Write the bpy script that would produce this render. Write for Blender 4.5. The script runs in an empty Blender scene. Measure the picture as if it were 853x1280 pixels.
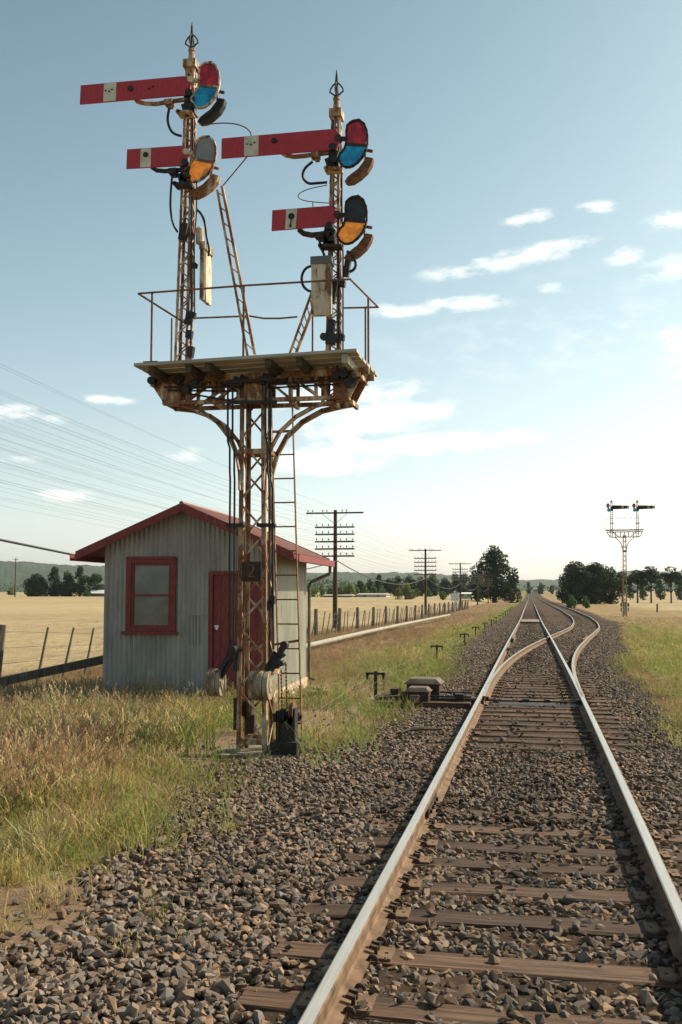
import bpy, math, random
import numpy as np
from math import sin, cos, tan, atan, atan2, radians, degrees, pi, sqrt, exp
from mathutils import Vector, Matrix, Euler

random.seed(7); RNG = np.random.default_rng(7)
S = bpy.context.scene
COL = S.collection

# ---------------------------------------------------------------- camera
FPX, PCX, PCY, VPX, VPY, CAMH = 1244.0, 426.5, 640.0, 674.3, 739.3, 1.73
TH = atan((VPY-PCY)/FPX); PS = atan((VPX-PCX)/FPX*cos(TH))
F_ = Vector((-sin(PS)*cos(TH), cos(PS)*cos(TH), sin(TH)))
R_ = Vector((cos(PS), sin(PS), 0)); U_ = R_.cross(F_)
cd = bpy.data.cameras.new('camera'); cam = bpy.data.objects.new('camera', cd); COL.objects.link(cam)
cam.location = (0, 0, CAMH)
cam.rotation_euler = Euler((pi/2+TH, 0, PS), 'XYZ')
cd.sensor_fit = 'VERTICAL'; cd.sensor_height = 36.0; cd.lens = 36.0*FPX/1280.0
cd.clip_start = 0.05; cd.clip_end = 30000
S.camera = cam

def ray(px, py): return F_ + R_*((px-PCX)/FPX) - U_*((py-PCY)/FPX)
def at(px, py, Y=None, Z=None, X=None):
    d = ray(px, py)
    t = Y/d.y if Y is not None else ((Z-CAMH)/d.z if Z is not None else X/d.x)
    return Vector((0, 0, CAMH)) + d*t

# ---------------------------------------------------------------- light
SUN_AZ, SUN_EL = 52.0, 38.0
EXPOSURE = 0.56
S.view_settings.view_transform = 'Standard'; S.view_settings.look = 'None'
S.view_settings.exposure = EXPOSURE; S.view_settings.gamma = 1.0
S.view_settings.use_curve_mapping = False
w = bpy.data.worlds.new('World'); S.world = w; w.use_nodes = True
wt = w.node_tree; wt.nodes.clear()
def wn(t, **k):
    n = wt.nodes.new(t)
    for a, b in k.items(): setattr(n, a, b)
    return n
def wm(op, a, b=None, c=None):
    n = wn('ShaderNodeMath', operation=op)
    for i, v in enumerate((a, b, c)):
        if v is None: continue
        if isinstance(v, (int, float)): n.inputs[i].default_value = v
        else: wt.links.new(v, n.inputs[i])
    return n.outputs[0]
sky = wn('ShaderNodeTexSky', sky_type='NISHITA'); sky.sun_disc = False
sky.sun_elevation = radians(SUN_EL); sky.sun_rotation = radians(SUN_AZ)
sky.altitude = 100; sky.air_density = 1.0; sky.dust_density = 2.0; sky.ozone_density = 1.0
tc = wn('ShaderNodeTexCoord')
sep = wn('ShaderNodeSeparateXYZ'); wt.links.new(tc.outputs['Generated'], sep.inputs[0])
az = wm('ARCTAN2', sep.outputs[0], sep.outputs[1])
el = wm('ARCSINE', sep.outputs[2])
noi = wn('ShaderNodeTexNoise'); noi.inputs['Scale'].default_value = 26; noi.inputs['Detail'].default_value = 7; noi.inputs['Roughness'].default_value = .62
mp = wn('ShaderNodeMapping'); mp.inputs['Scale'].default_value = (1, 1, 2.6)
wt.links.new(tc.outputs['Generated'], mp.inputs[0]); wt.links.new(mp.outputs[0], noi.inputs[0])
CLOUDS = [(640,324,84,10,-.14,.7),(662,272,26,8,-.1,.6),(745,261,22,7,0,.45),(575,381,46,9,-.05,.7),(505,388,45,7,0,.5),
 (693,361,18,6,0,.6),(838,276,26,9,0,.5),(842,336,36,13,-.1,.6),(470,524,76,18,-.12,.85),(440,495,74,13,-.1,.75),
 (520,556,130,11,-.06,.85),(400,577,60,13,0,.9),(135,500,26,5,0,.6),(22,519,42,10,0,.6),(780,320,18,9,0,.5),
 (655,550,20,6,0,.5),(90,620,34,6,0,.6),(235,568,26,7,0,.45),(20,575,40,6,0,.4),(700,420,220,60,-.1,.10),
 (940,430,90,30,0,.7),(-160,470,60,15,0,.5),(1010,560,140,22,0,.8),(600,-200,260,40,0,.4)]
cv = wn('ShaderNodeCombineXYZ'); wt.links.new(az, cv.inputs[0]); wt.links.new(el, cv.inputs[1])
tot = None
for (x, y, hw, hh, tl, st) in CLOUDS:
    d0 = ray(x, y).normalized(); a0 = atan2(d0.x, d0.y); e0 = math.asin(d0.z)
    src = cv.outputs[0]; sx, sy = FPX/hw, FPX/hh
    if tl:
        ro = wn('ShaderNodeMapping', vector_type='POINT'); ro.inputs['Scale'].default_value = (sx, sy, 1)
        cr = wn('ShaderNodeVectorRotate', rotation_type='Z_AXIS'); cr.inputs['Center'].default_value = (a0, e0, 0); cr.inputs['Angle'].default_value = tl
        wt.links.new(src, cr.inputs['Vector']); src = cr.outputs[0]
    v1 = wn('ShaderNodeVectorMath', operation='MULTIPLY_ADD'); wt.links.new(src, v1.inputs[0]); v1.inputs[1].default_value = (sx, sy, 0); v1.inputs[2].default_value = (-a0*sx, -e0*sy, 0)
    v2 = wn('ShaderNodeVectorMath', operation='LENGTH'); wt.links.new(v1.outputs[0], v2.inputs[0])
    m = wm('MULTIPLY_ADD', v2.outputs['Value'], -.62*st, st)
    tot = m if tot is None else wm('MAXIMUM', tot, m)
gate = wm('MAXIMUM', wm('MINIMUM', wm('MULTIPLY', tot, 4.5), 1.0), 0.0)
tot = wm('MULTIPLY_ADD', wm('SUBTRACT', noi.outputs[0], .52), 2.1, tot)
tot = wm('MULTIPLY', wm('MAXIMUM', wm('MINIMUM', wm('MULTIPLY', tot, 1.0), 1.0), 0.0), gate)
mix = wn('ShaderNodeMix', data_type='RGBA'); mix.blend_type = 'MIX'
tint = wn('ShaderNodeMix', data_type='RGBA'); tint.blend_type = 'MULTIPLY'; tint.inputs[0].default_value = 1.0
hs = wn('ShaderNodeHueSaturation'); hs.inputs['Saturation'].default_value = .84; hs.inputs['Value'].default_value = 2.0; wt.links.new(sky.outputs[0], hs.inputs['Color']); wt.links.new(hs.outputs[0], tint.inputs[6]); er = wn('ShaderNodeValToRGB'); ee = er.color_ramp.elements
SKYG = [(0, (1.46,1.50,1.68)), (.045, (1.26,1.28,1.30)), (.12, (1.05,1.05,.94)), (.30, (.85,.93,.79)), (.65, (.56,.71,.62))]   # grading of the sky by elevation, halved below
while len(ee) < len(SKYG): ee.new(.5)
for i, (q_, c_) in enumerate(SKYG): ee[i].position = q_; ee[i].color = (c_[0]/2, c_[1]/2, c_[2]/2, 1)
wt.links.new(el, er.inputs[0]); wt.links.new(er.outputs[0], tint.inputs[7])
wt.links.new(tot, mix.inputs[0]); wt.links.new(tint.outputs[2], mix.inputs[6]); mix.inputs[7].default_value = (9.0, 8.6, 7.8, 1)
bg = wn('ShaderNodeBackground'); bg.inputs[1].default_value = 0.125
out = wn('ShaderNodeOutputWorld')
wt.links.new(mix.outputs[2], bg.inputs[0]); wt.links.new(bg.outputs[0], out.inputs[0])

sd = bpy.data.lights.new('sun', 'SUN'); so = bpy.data.objects.new('sun', sd); COL.objects.link(so)
sd.energy = 5.0; sd.angle = radians(.55); sd.color = (1, .88, .69)
sdir = Vector((sin(radians(SUN_AZ))*cos(radians(SUN_EL)), cos(radians(SUN_AZ))*cos(radians(SUN_EL)), sin(radians(SUN_EL))))
so.rotation_euler = sdir.to_track_quat('Z', 'Y').to_euler(); so.location = (20, 10, 30)
S.render.engine = 'CYCLES'
S.cycles.max_bounces = 6; S.cycles.transparent_max_bounces = 12; S.cycles.volume_bounces = 0
S.cycles.use_denoising = True
w.cycles.sampling_method = 'MANUAL'; w.cycles.sample_map_resolution = 256

# ---------------------------------------------------------------- materials
def nodes(m): return m.node_tree.nodes, m.node_tree.links
def base_mat(name, rough=.8, metal=0.0, spec=.3):
    m = bpy.data.materials.new(name); m.use_nodes = True
    n, l = nodes(m); b = n['Principled BSDF']
    b.inputs['Roughness'].default_value = rough; b.inputs['Metallic'].default_value = metal
    b.inputs['Specular IOR Level'].default_value = spec
    return m, n, l, b
def ramp(n, l, src, stops):
    r = n.new('ShaderNodeValToRGB'); e = r.color_ramp.elements
    while len(e) < len(stops): e.new(.5)
    for i, (p, c) in enumerate(stops):
        e[i].position = p; e[i].color = (*c, 1)
    l.new(src, r.inputs[0]); return r.outputs[0]
def noise(n, l, scale, stretch=(1,1,1), detail=6, rough=.6, coord='Object'):
    t = n.new('ShaderNodeTexCoord'); mp = n.new('ShaderNodeMapping'); mp.inputs['Scale'].default_value = stretch
    l.new(t.outputs[coord], mp.inputs[0])
    x = n.new('ShaderNodeTexNoise'); x.inputs['Scale'].default_value = scale; x.inputs['Detail'].default_value = detail
    x.inputs['Roughness'].default_value = rough; l.new(mp.outputs[0], x.inputs[0]); return x.outputs[0]
def mixc(n, l, fac, a, b, mode='MIX'):
    x = n.new('ShaderNodeMix'); x.data_type = 'RGBA'; x.blend_type = mode
    for i, v in ((0, fac), (6, a), (7, b)):
        if isinstance(v, (int, float)): x.inputs[i].default_value = v
        elif isinstance(v, tuple): x.inputs[i].default_value = (*v, 1)
        else: l.new(v, x.inputs[i])
    return x.outputs[2]
def bump(n, l, b, src, strength=.3, dist=.01):
    x = n.new('ShaderNodeBump'); x.inputs['Strength'].default_value = strength; x.inputs['Distance'].default_value = dist
    l.new(src, x.inputs['Height']); l.new(x.outputs[0], b.inputs['Normal'])
def simple(name, c1, c2=None, scale=12, stretch=(1,1,1), rough=.8, metal=0, lo=.35, hi=.65, bmp=.25, dist=.004, spec=.3, c3=None):
    m, n, l, b = base_mat(name, rough, metal, spec)
    c2 = c2 or tuple(x*.6 for x in c1)
    f = noise(n, l, scale, stretch)
    st = [(lo, c2), (hi, c1)] if c3 is None else [(lo, c2), ((lo+hi)/2, c3), (hi, c1)]
    col = ramp(n, l, f, st); l.new(col, b.inputs['Base Color'])
    if bmp: bump(n, l, b, noise(n, l, scale*4, stretch), bmp, dist)
    return m
M = {}
def painted(name, paint, paint2, rust, rustd, scale=6, lo=.48, hi=.56, stretch=(1,1,.35), rough=.62):
    m, n, l, b = base_mat(name, rough)
    p = ramp(n, l, noise(n, l, scale*2.5, (1,1,.4)), [(.35, paint2), (.6, paint)])
    r = ramp(n, l, noise(n, l, scale*6), [(.35, rustd), (.65, rust)])
    f = ramp(n, l, noise(n, l, scale, stretch, 9, .68), [(lo, (0,0,0)), (hi, (1,1,1))])
    l.new(mixc(n, l, f, r, p), b.inputs['Base Color'])
    bump(n, l, b, f, .25, .003)
    return m
M['cream'] = painted('weathered_cream_paint', (.62,.52,.38), (.48,.39,.27), (.24,.11,.045), (.09,.045,.025), lo=.44, hi=.52)
M['cream_rusty'] = painted('rusty_cream_paint', (.56,.43,.29), (.40,.28,.17), (.29,.12,.045), (.12,.052,.024), lo=.485, hi=.57)
M['rust'] = simple('rusty_steel', (.26,.12,.06), (.10,.048,.028), 18)
M['rail_rust'] = simple('brown_rail_rust', (.20,.12,.066), (.075,.043,.026), 7, lo=.34, hi=.6)
M['dark'] = simple('dark_greasy_iron', (.035,.028,.024), (.015,.013,.012), 20, rough=.55)
M['darkrust'] = simple('dark_brown_iron', (.075,.045,.03), (.03,.02,.015), 14)
M['red'] = painted('chipped_red_enamel', (.43,.038,.050), (.34,.032,.040), (.16,.05,.04), (.09,.03,.025), scale=11, lo=.29, hi=.33, stretch=(1,1,1), rough=.45)
M['redwood'] = painted('weathered_red_paint', (.215,.042,.036), (.14,.030,.027), (.25,.16,.13), (.10,.05,.04), scale=9, lo=.34, hi=.38, rough=.6)
M['white'] = simple('aged_white_enamel', (.66,.62,.50), (.45,.40,.30), 9, rough=.5, bmp=.05)
M['whitep'] = simple('white_paint', (.74,.74,.70), (.6,.6,.56), 3, rough=.5, bmp=.05)
M['greymetal'] = simple('grey_lid_paint', (.16,.16,.15), (.10,.10,.09), 10)
M['timber'] = simple('weathered_timber', (.150,.086,.050), (.045,.028,.018), 5, (.35,9,9), lo=.36, hi=.64, bmp=.6, dist=.006)
_m = M['timber']; _n, _l = nodes(_m); _b = _n['Principled BSDF']; _src = _b.inputs['Base Color'].links[0].from_socket
_o = _n.new('ShaderNodeObjectInfo'); _v = ramp(_n, _l, _o.outputs['Random'], [(0, (.55,.5,.48)), (.5, (.95,.9,.88)), (1, (1.35,1.3,1.3))]); _ck = noise(_n, _l, 7, (.22,16,16), 5, .7); _cr = ramp(_n, _l, _ck, [(.36, (.28,.26,.25)), (.45, (1,1,1))])
_l.new(mixc(_n, _l, 1.0, mixc(_n, _l, 1.0, _src, _v, 'MULTIPLY'), _cr, 'MULTIPLY'), _b.inputs['Base Color']); bump(_n, _l, _b, _ck, .8, .012)
M['timber_y'] = simple('grey_weathered_timber', (.17,.14,.11), (.06,.05,.04), 6, (6,6,.5), lo=.36, hi=.64, bmp=.5, dist=.005)
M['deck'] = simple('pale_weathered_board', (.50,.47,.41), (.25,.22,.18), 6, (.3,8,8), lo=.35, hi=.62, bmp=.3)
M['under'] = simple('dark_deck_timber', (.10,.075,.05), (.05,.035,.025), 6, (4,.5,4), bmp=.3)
M['post'] = simple('fence_timber', (.20,.165,.13), (.07,.055,.04), 8, (5,5,.6), bmp=.5)
M['pole'] = simple('brown_pole_timber', (.085,.05,.032), (.04,.025,.018), 6, (6,6,.4), bmp=.4)
M['concrete'] = simple('pale_concrete', (.42,.40,.34), (.28,.25,.2), 5, bmp=.4)
M['slab'] = simple('dirty_concrete', (.26,.22,.17), (.14,.11,.08), 6, bmp=.5)
M['brass'] = simple('glass_insulator', (.35,.36,.33), (.2,.2,.18), 10, rough=.25)
M['wire'] = simple('dull_wire', (.22,.21,.19), (.15,.14,.13), 3, bmp=0)
M['cable'] = simple('black_cable', (.03,.028,.027), (.018,.017,.016), 9, rough=.5, bmp=0)
M['pipewhite'] = simple('pale_conduit_paint', (.34,.32,.26), (.22,.2,.16), 3)
m, n, l, b = base_mat('polished_rail_head', .42, 0.35, .5)
l.new(ramp(n, l, noise(n, l, 4, (14,.5,4)), [(.3, (.36,.345,.32)), (.7, (.50,.48,.45))]), b.inputs['Base Color']); M['steel'] = m
m, n, l, b = base_mat('semi_polished_rail_head', .5, .55, .5)
l.new(ramp(n, l, noise(n, l, 4, (14,.5,4)), [(.3, (.30,.25,.2)), (.7, (.46,.42,.37))]), b.inputs['Base Color']); M['steel2'] = m
def lens(name, c, dirt, tr=.55):
    m = bpy.data.materials.new(name); m.use_nodes = True; n, l = nodes(m); n.clear()
    o = n.new('ShaderNodeOutputMaterial'); t = n.new('ShaderNodeBsdfTransparent'); t.inputs[0].default_value = (*c, 1)
    tl = n.new('ShaderNodeBsdfTranslucent'); d = n.new('ShaderNodeBsdfDiffuse'); g = n.new('ShaderNodeBsdfGlossy'); g.inputs['Roughness'].default_value = .18
    f = noise(n, l, 9, detail=3)
    col = ramp(n, l, f, [(.42, tuple(x*dirt for x in c)), (.58, c)])
    l.new(col, tl.inputs[0]); l.new(col, d.inputs[0])
    a = n.new('ShaderNodeMixShader'); a.inputs[0].default_value = .5; l.new(tl.outputs[0], a.inputs[1]); l.new(d.outputs[0], a.inputs[2])
    q = n.new('ShaderNodeMixShader'); q.inputs[0].default_value = tr; l.new(a.outputs[0], q.inputs[1]); l.new(t.outputs[0], q.inputs[2])
    r = n.new('ShaderNodeMixShader'); r.inputs[0].default_value = .06; l.new(q.outputs[0], r.inputs[1]); l.new(g.outputs[0], r.inputs[2])
    l.new(r.outputs[0], o.inputs[0]); return m
M['l_red'] = lens('red_glass', (.50,.018,.06), .45, .55)
M['l_blue'] = lens('blue_glass', (.004,.40,.56), .5, .62)
M['l_amber'] = lens('amber_glass', (.92,.50,.06), .6, .55)
M['l_grey'] = simple('grey_painted_disc', (.26,.27,.27), (.2,.2,.2), 8, bmp=.05)
M['l_dark'] = simple('dark_blue_grey_disc', (.045,.055,.065), (.03,.035,.04), 8, bmp=.05)
m, n, l, b = base_mat('dusty_window_glass', .12, 0, .7)
l.new(ramp(n, l, noise(n, l, 3), [(.35, (.075,.075,.068)), (.65, (.14,.14,.125))]), b.inputs['Base Color']); M['glass'] = m
# corrugated sheet paint: grey with streaks
def sheet(name, c1, c2, c3):
    m, n, l, b = base_mat(name, .55, .1, .4)
    a = ramp(n, l, noise(n, l, 2.2, (1,1,.3), 8, .65), [(.35, c2), (.6, c1)])
    s = ramp(n, l, noise(n, l, 9, (1,1,.08), 6, .7), [(.60, (0,0,0)), (.70, (1,1,1))])
    l.new(mixc(n, l, s, a, c3), b.inputs['Base Color']); return m
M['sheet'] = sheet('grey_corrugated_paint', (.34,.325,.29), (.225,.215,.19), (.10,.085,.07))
M['sheet_sunlit'] = sheet('sunlit_cream_corrugated_paint', (.40,.385,.31), (.29,.28,.23), (.17,.14,.11))  # lighter, creamier copy of the wall paint: sunlight on the right wall put into colour
M['roof'] = sheet('roof_sheet_paint', (.20,.085,.065), (.14,.06,.05), (.26,.22,.2))

# ---------------------------------------------------------------- mesh helper
class MB:
    def __init__(s): s.v = []; s.f = []; s.m = []; s.k = 0
    def mat(s, k): s.k = k; return s
    def add(s, vs, fs, k=None):
        o = len(s.v); s.v += [tuple(q) for q in vs]; s.f += [tuple(i+o for i in q) for q in fs]
        s.m += [s.k if k is None else k]*len(fs)
    def hexa(s, p, k=None):      # 8 points: bottom ring 0-3, top ring 4-7
        s.add(p, [(3,2,1,0),(4,5,6,7),(0,1,5,4),(1,2,6,5),(2,3,7,6),(3,0,4,7)], k)
    def box(s, c, d, rot=None, k=None):
        x, y, z = d[0]/2, d[1]/2, d[2]/2
        p = [Vector(q) for q in ((-x,-y,-z),(x,-y,-z),(x,y,-z),(-x,y,-z),(-x,-y,z),(x,-y,z),(x,y,z),(-x,y,z))]
        if rot is not None:
            R = Euler(rot).to_matrix(); p = [R@q for q in p]
        s.hexa([q+Vector(c) for q in p], k)
    def bb(s, x0, x1, y0, y1, z0, z1, k=None): s.box(((x0+x1)/2,(y0+y1)/2,(z0+z1)/2),(x1-x0,y1-y0,z1-z0),k=k)
    def beam(s, a, b, w, h, up=(0,0,1), k=None):   # w across, h along up
        a = Vector(a); b = Vector(b); d = (b-a).normalized(); u = Vector(up)
        if abs(d.dot(u)) > .98: u = Vector((0,1,0))
        r = d.cross(u).normalized(); u = r.cross(d).normalized()
        r *= w/2; u *= h/2
        s.hexa([a-r-u, a+r-u, b+r-u, b-r-u, a-r+u, a+r+u, b+r+u, b-r+u], k)
    def angle(s, a, b, w, t, ox, oy, k=None):      # L section leg: flanges toward +-x and +-y
        a = Vector(a); b = Vector(b)
        def prism(x0,x1,y0,y1):
            x0,x1 = min(x0,x1),max(x0,x1); y0,y1=min(y0,y1),max(y0,y1)
            o = [(x0,y0),(x1,y0),(x1,y1),(x0,y1)]
            s.hexa([a+Vector((p,q,0)) for p,q in o]+[b+Vector((p,q,0)) for p,q in o], k)
        prism(0, ox*w, 0, oy*t); prism(0, ox*t, oy*t, oy*w)
    def tube(s, pts, r, n=8, k=None, close=True):
        pts = [Vector(p) for p in pts]; rr = r if isinstance(r, (list, tuple)) else [r]*len(pts)
        o = len(s.v); prev = None
        for i, p in enumerate(pts):
            d = (pts[min(i+1,len(pts)-1)]-pts[max(i-1,0)]).normalized()
            if prev is None:
                u = Vector((0,0,1)) if abs(d.z) < .9 else Vector((1,0,0))
            else: u = prev
            a = d.cross(u).normalized(); u = a.cross(d).normalized(); prev = u
            for j in range(n):
                t = 2*pi*j/n; s.v.append(tuple(p+(a*cos(t)+u*sin(t))*rr[i]))
        kk = s.k if k is None else k
        for i in range(len(pts)-1):
            for j in range(n):
                s.f.append((o+i*n+j, o+i*n+(j+1)%n, o+(i+1)*n+(j+1)%n, o+(i+1)*n+j)); s.m.append(kk)
        if close:
            s.f.append(tuple(o+j for j in range(n))[::-1]); s.m.append(kk)
            e = o+(len(pts)-1)*n; s.f.append(tuple(e+j for j in range(n))); s.m.append(kk)
    def prism(s, outline, ext, k=None):            # outline 3D pts, extrude vector
        a = [Vector(p) for p in outline]; e = Vector(ext); n = len(a)
        s.add(a+[p+e for p in a], [tuple(range(n))[::-1], tuple(range(n,2*n))]+[(i,(i+1)%n,n+(i+1)%n,n+i) for i in range(n)], k)
    def disc(s, c, axis, r, t, n=24, k=None, r2=None):
        c = Vector(c); ax = Vector(axis).normalized()
        s.tube([c-ax*t/2, c+ax*t/2], [r, r2 or r], n, k)
    def build(s, name, mats, parent=None, loc=(0,0,0), smooth=False, bevel=0):
        me = bpy.data.meshes.new(name); L = Vector(loc)
        if parent is not None and 'w' in parent: L = Vector(parent['w'])
        me.from_pydata([(v[0]-L.x, v[1]-L.y, v[2]-L.z) for v in s.v], [], s.f)
        if not isinstance(mats, (list, tuple)): mats = [mats]
        for q in mats: me.materials.append(M[q] if isinstance(q, str) else q)
        me.polygons.foreach_set('material_index', s.m)
        if smooth: me.polygons.foreach_set('use_smooth', [True]*len(s.f))
        me.update()
        o = bpy.data.objects.new(name, me); COL.objects.link(o)
        if smooth:
            try: me.set_sharp_from_angle(angle=radians(40))
            except Exception: pass
        if bevel:
            bv = o.modifiers.new('bevel', 'BEVEL'); bv.width = bevel; bv.segments = 2; bv.limit_method = 'ANGLE'
        if parent is not None:
            o.parent = parent; WORLD[o.name] = L
        else: o.location = L
        return o
WORLD = {}
def sub(mb, name, mats, par, **k):   # a part of a part: vertices are relative to the thing's own origin
    L = WORLD[par.name]; o = mb.build(name, mats, None, loc=L, **k); o.location = (0,0,0); o.parent = par; WORLD[o.name] = L
    return o
def thing(name, label, cat, loc, group=None):
    o = bpy.data.objects.new(name, None); COL.objects.link(o); o.location = loc; o['label'] = label; o['category'] = cat
    if group: o['group'] = group
    o.empty_display_size = .2; ORIG[o.name] = Vector(loc); return o
ORIG = {}
def part(mb, name, mats, th, **k):
    L = ORIG[th.name]; o = mb.build(name, mats, None, loc=L, **k); o.location = (0,0,0); o.parent = th; WORLD[o.name] = L
    return o
def tag(o, label, cat, group=None, kind=None):
    o['label'] = label; o['category'] = cat
    if group: o['group'] = group
    if kind: o['kind'] = kind
    return o
def copy_tree(o, parent=None):
    c = o.copy(); COL.objects.link(c)
    if parent is not None: c.parent = parent
    for ch in list(o.children): copy_tree(ch, c)
    return c

# ---------------------------------------------------------------- terrain functions
_t = np.arange(-100, 6000, 1.0)
def _smooth(a, k):
    ker = np.ones(k)/k; p = np.pad(a, k//2, mode='edge'); return np.convolve(p, ker, 'valid')[:len(a)]
_z = _smooth(_smooth(np.interp(_t, [-100,18,38,81,148,385,620,900,1300,6000], [0,0,-.14,-.58,-.76,-1.6,-1.3,1.0,3.0,3.0]), 15), 15)
_x = _smooth(np.interp(_t, [-100,12,6000], [0,0,-.0089*5988]), 21)
_o = _smooth(np.interp(_t, [-100,17,22,26.5,33.5,43,52,62,78,95,134,6000], [0,0,.06,.2,.65,1.5,2.35,3.25,4.1,4.6,4.85,4.85]), 7)
def prof(Y): return np.interp(Y, _t, _z)
def xt(Y): return np.interp(Y, _t, _x)
def off(Y): return np.interp(Y, _t, _o)
def sst(a, b, x):
    t = np.clip((x-a)/(b-a), 0, 1); return t*t*(3-2*t)
def vnoise(X, Y, s, seed=0):
    X = np.asarray(X, float)/s; Y = np.asarray(Y, float)/s
    xi = np.floor(X).astype(np.int64); yi = np.floor(Y).astype(np.int64); fx = X-xi; fy = Y-yi
    fx = fx*fx*(3-2*fx); fy = fy*fy*(3-2*fy)
    def h(a, b):
        v = (a*374761393 + b*668265263 + seed*2147483647) & 0xffffffff
        v = ((v ^ (v >> 13))*1274126177) & 0xffffffff
        v = v ^ (v >> 16); return (v & 0xffff)/65535.0
    return (h(xi,yi)*(1-fx)+h(xi+1,yi)*fx)*(1-fy)+(h(xi,yi+1)*(1-fx)+h(xi+1,yi+1)*fx)*fy
def fbm(X, Y, s, seed=0): return .55*vnoise(X,Y,s,seed)+.3*vnoise(X,Y,s/2.3,seed+5)+.15*vnoise(X,Y,s/5.1,seed+9)
def gz(X, Y):
    X = np.asarray(X, float); Y = np.asarray(Y, float); xr = X-xt(Y)
    wgt = sst(-26, -7, xr)
    b = -.15 + .05*(fbm(X,Y,2.5,3)-.5)*np.clip(1-sst(-2.6,-1.7,xr)+sst(2.2,3.2,xr-off(Y)), 0, 1)
    bed = sst(-3.0,-1.9,xr)*(1-sst(1.9,2.9,xr-off(Y)))
    z = b*(1-bed) + (-.185)*bed
    z = z - .25*sst(2.2, 6, xr-off(Y))*sst(8,20,Y)
    z = z - .06*np.exp(-(((X+3.4)/.75)**2+((Y-11.6)/.7)**2)**2)
    return z + prof(Y)*wgt
LE = ([-50,4.0,4.8,5.8,8,10.35,11.4,12.6,14,21,47,93,300,6000], [-2.95,-2.8,-2.72,-2.62,-2.95,-3.35,-3.0,-2.35,-2.15,-2.2,-2.6,-2.9,-2.9,-2.9])
RE = ([-50,8,15,22,34,48,80,134,6000], [2.3,2.15,1.95,2.05,2.9,4.1,6.6,7.4,7.4])
def bal_in(X, Y):
    """signed amount inside the ballast, metres (positive inside)"""
    xr = X - xt(Y); nz = (fbm(X, Y, .9, 11)-.5)*1.1
    return np.minimum(xr-np.interp(Y,*LE), np.interp(Y,*RE)-xr) + nz*.7
HAZE=0.5e-4
# ================================================================ ground
def zones(X, Y):
    """weights of green grass, yellow-green, straw, brown, dirt, stubble (before ballast)"""
    xr = X-xt(Y); n1 = fbm(X,Y,1.6,21); n2 = fbm(X,Y,4.5,22); n3 = fbm(X,Y,.7,23)
    g = np.zeros_like(X); y = np.zeros_like(X); st = np.zeros_like(X); br = np.zeros_like(X); di = np.zeros_like(X); fi = np.zeros_like(X)
    left = xr < 0
    # left, near camera
    near = left & (Y < 17.5)
    gm = sst(-5.2,-3.7, xr + (n1-.5)*2.2)            # green close to ballast
    gm = np.where(Y > 10.5, sst(-8.4,-6.0, xr+(n1-.5)*3.2)*.9, gm)
    gm = gm*.92; g = np.where(near, gm*.42*(n3>.38), g); y = np.where(near, gm*.62, y)
    br = np.where(near, (1-gm)*.75, br); st = np.where(near, (1-gm)*.4+gm*.22, st)
    # dirt round the signal and the hut door
    dm = near & (Y > 10.2) & (xr > -4.3+(n1-.5)*1.2) & (Y < 17.5)
    k = np.where(dm, sst(.12,.28,n1*.6+n3*.4+.06)*.93, 0)
    for a in (g, y, br, st): a *= (1-k)
    di = di + k
    sg = left & (Y < 5.9+(n1-.5)*1.2) & (xr > -4.6)
    for a in (g, y, br, st): a[sg] *= .08
    di = np.where(sg, .9, di)
    # left, beyond the hut
    far = left & (Y >= 17.5)
    gs = sst(-4.7,-3.5, xr+(n2-.5)*2.4)*np.where(Y<40,.9,1)
    g = np.where(far, gs*.45, g); y = np.where(far, gs*.5, y)
    d2 = far & (Y < 25) & (xr > -4.6)
    k = np.where(d2, sst(.22,.40,n1), 0)
    for a in (g, y): a *= (1-.9*k)
    di = di+k*.8
    br = np.where(far, (1-gs)*sst(-12.4,-9.8,xr)*.85, br); st = np.where(far, (1-gs)*(1-.8*sst(-12.4,-9.8,xr)), st)
    fld = sst(-10.6,-11.6, -(-xr)) if False else 1-sst(-12.0,-10.4,xr)
    fi = np.where(left, fld, 0)
    for a in (g, y, br, st): a *= np.where(left, 1-fld, 1)
    # right side
    rx = xr-off(Y); rt = ~left
    gr = sst(2.0,2.6,rx)*(1-sst(7.5,10,rx+(n2-.5)*6))*(1-sst(70,100,Y))
    gk = gr*np.where(n2+.2*n1>.52, 1, .35)
    g = np.where(rt, gk*.6, g); y = np.where(rt, gk*.6, y)
    br = np.where(rt, (1-gk)*.6*(1-sst(12,30,rx)), br); st = np.where(rt, (1-gk)*.5, st)
    f2 = sst(11,20,rx+(n2-.5)*6)
    band = f2*sst(.56,.66,fbm(X,Y*.5,26,31))*(Y<160)
    fi = np.where(rt, f2*(1-band), fi); g = np.where(rt, np.maximum(g, band*.7), g)
    for a in (br, st): a *= np.where(rt, 1-f2, 1)
    return g, y, st, br, di, fi
CG = np.array([.105,.135,.035]); CY = np.array([.21,.20,.06]); CS = np.array([.33,.25,.12]); CB = np.array([.20,.135,.075])
CD = np.array([.25,.175,.12]); CF = np.array([.35,.28,.165]); CBAL = np.array([.075,.050,.034])
def gcolor(X, Y):
    ws = zones(X, Y); W = sum(ws)+1e-6
    c = sum(w_[..., None]*cc for w_, cc in zip(ws, (CG,CY,CS,CB,CD,CF)))/W[..., None]
    b = sst(-.15,.2,bal_in(X,Y))[..., None]
    c = c*(1-b)+CBAL*b
    far = fbm(X,Y,60,41)[..., None]; c = c*(.86+.28*far)
    ff = ws[5][..., None]; c = c*(1+ff*.25*(fbm(X*.25,Y,9,42)[..., None]-.5)*2)
    return c
def axis_pts(lo, hi, c, a, b):
    p = [c]; x = c
    while x < hi: x += max(a, b*abs(x-c)); p.append(x)
    x = c; q = []
    while x > lo: x -= max(a, b*abs(x-c)); q.append(x)
    return np.array(q[::-1]+p)
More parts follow.
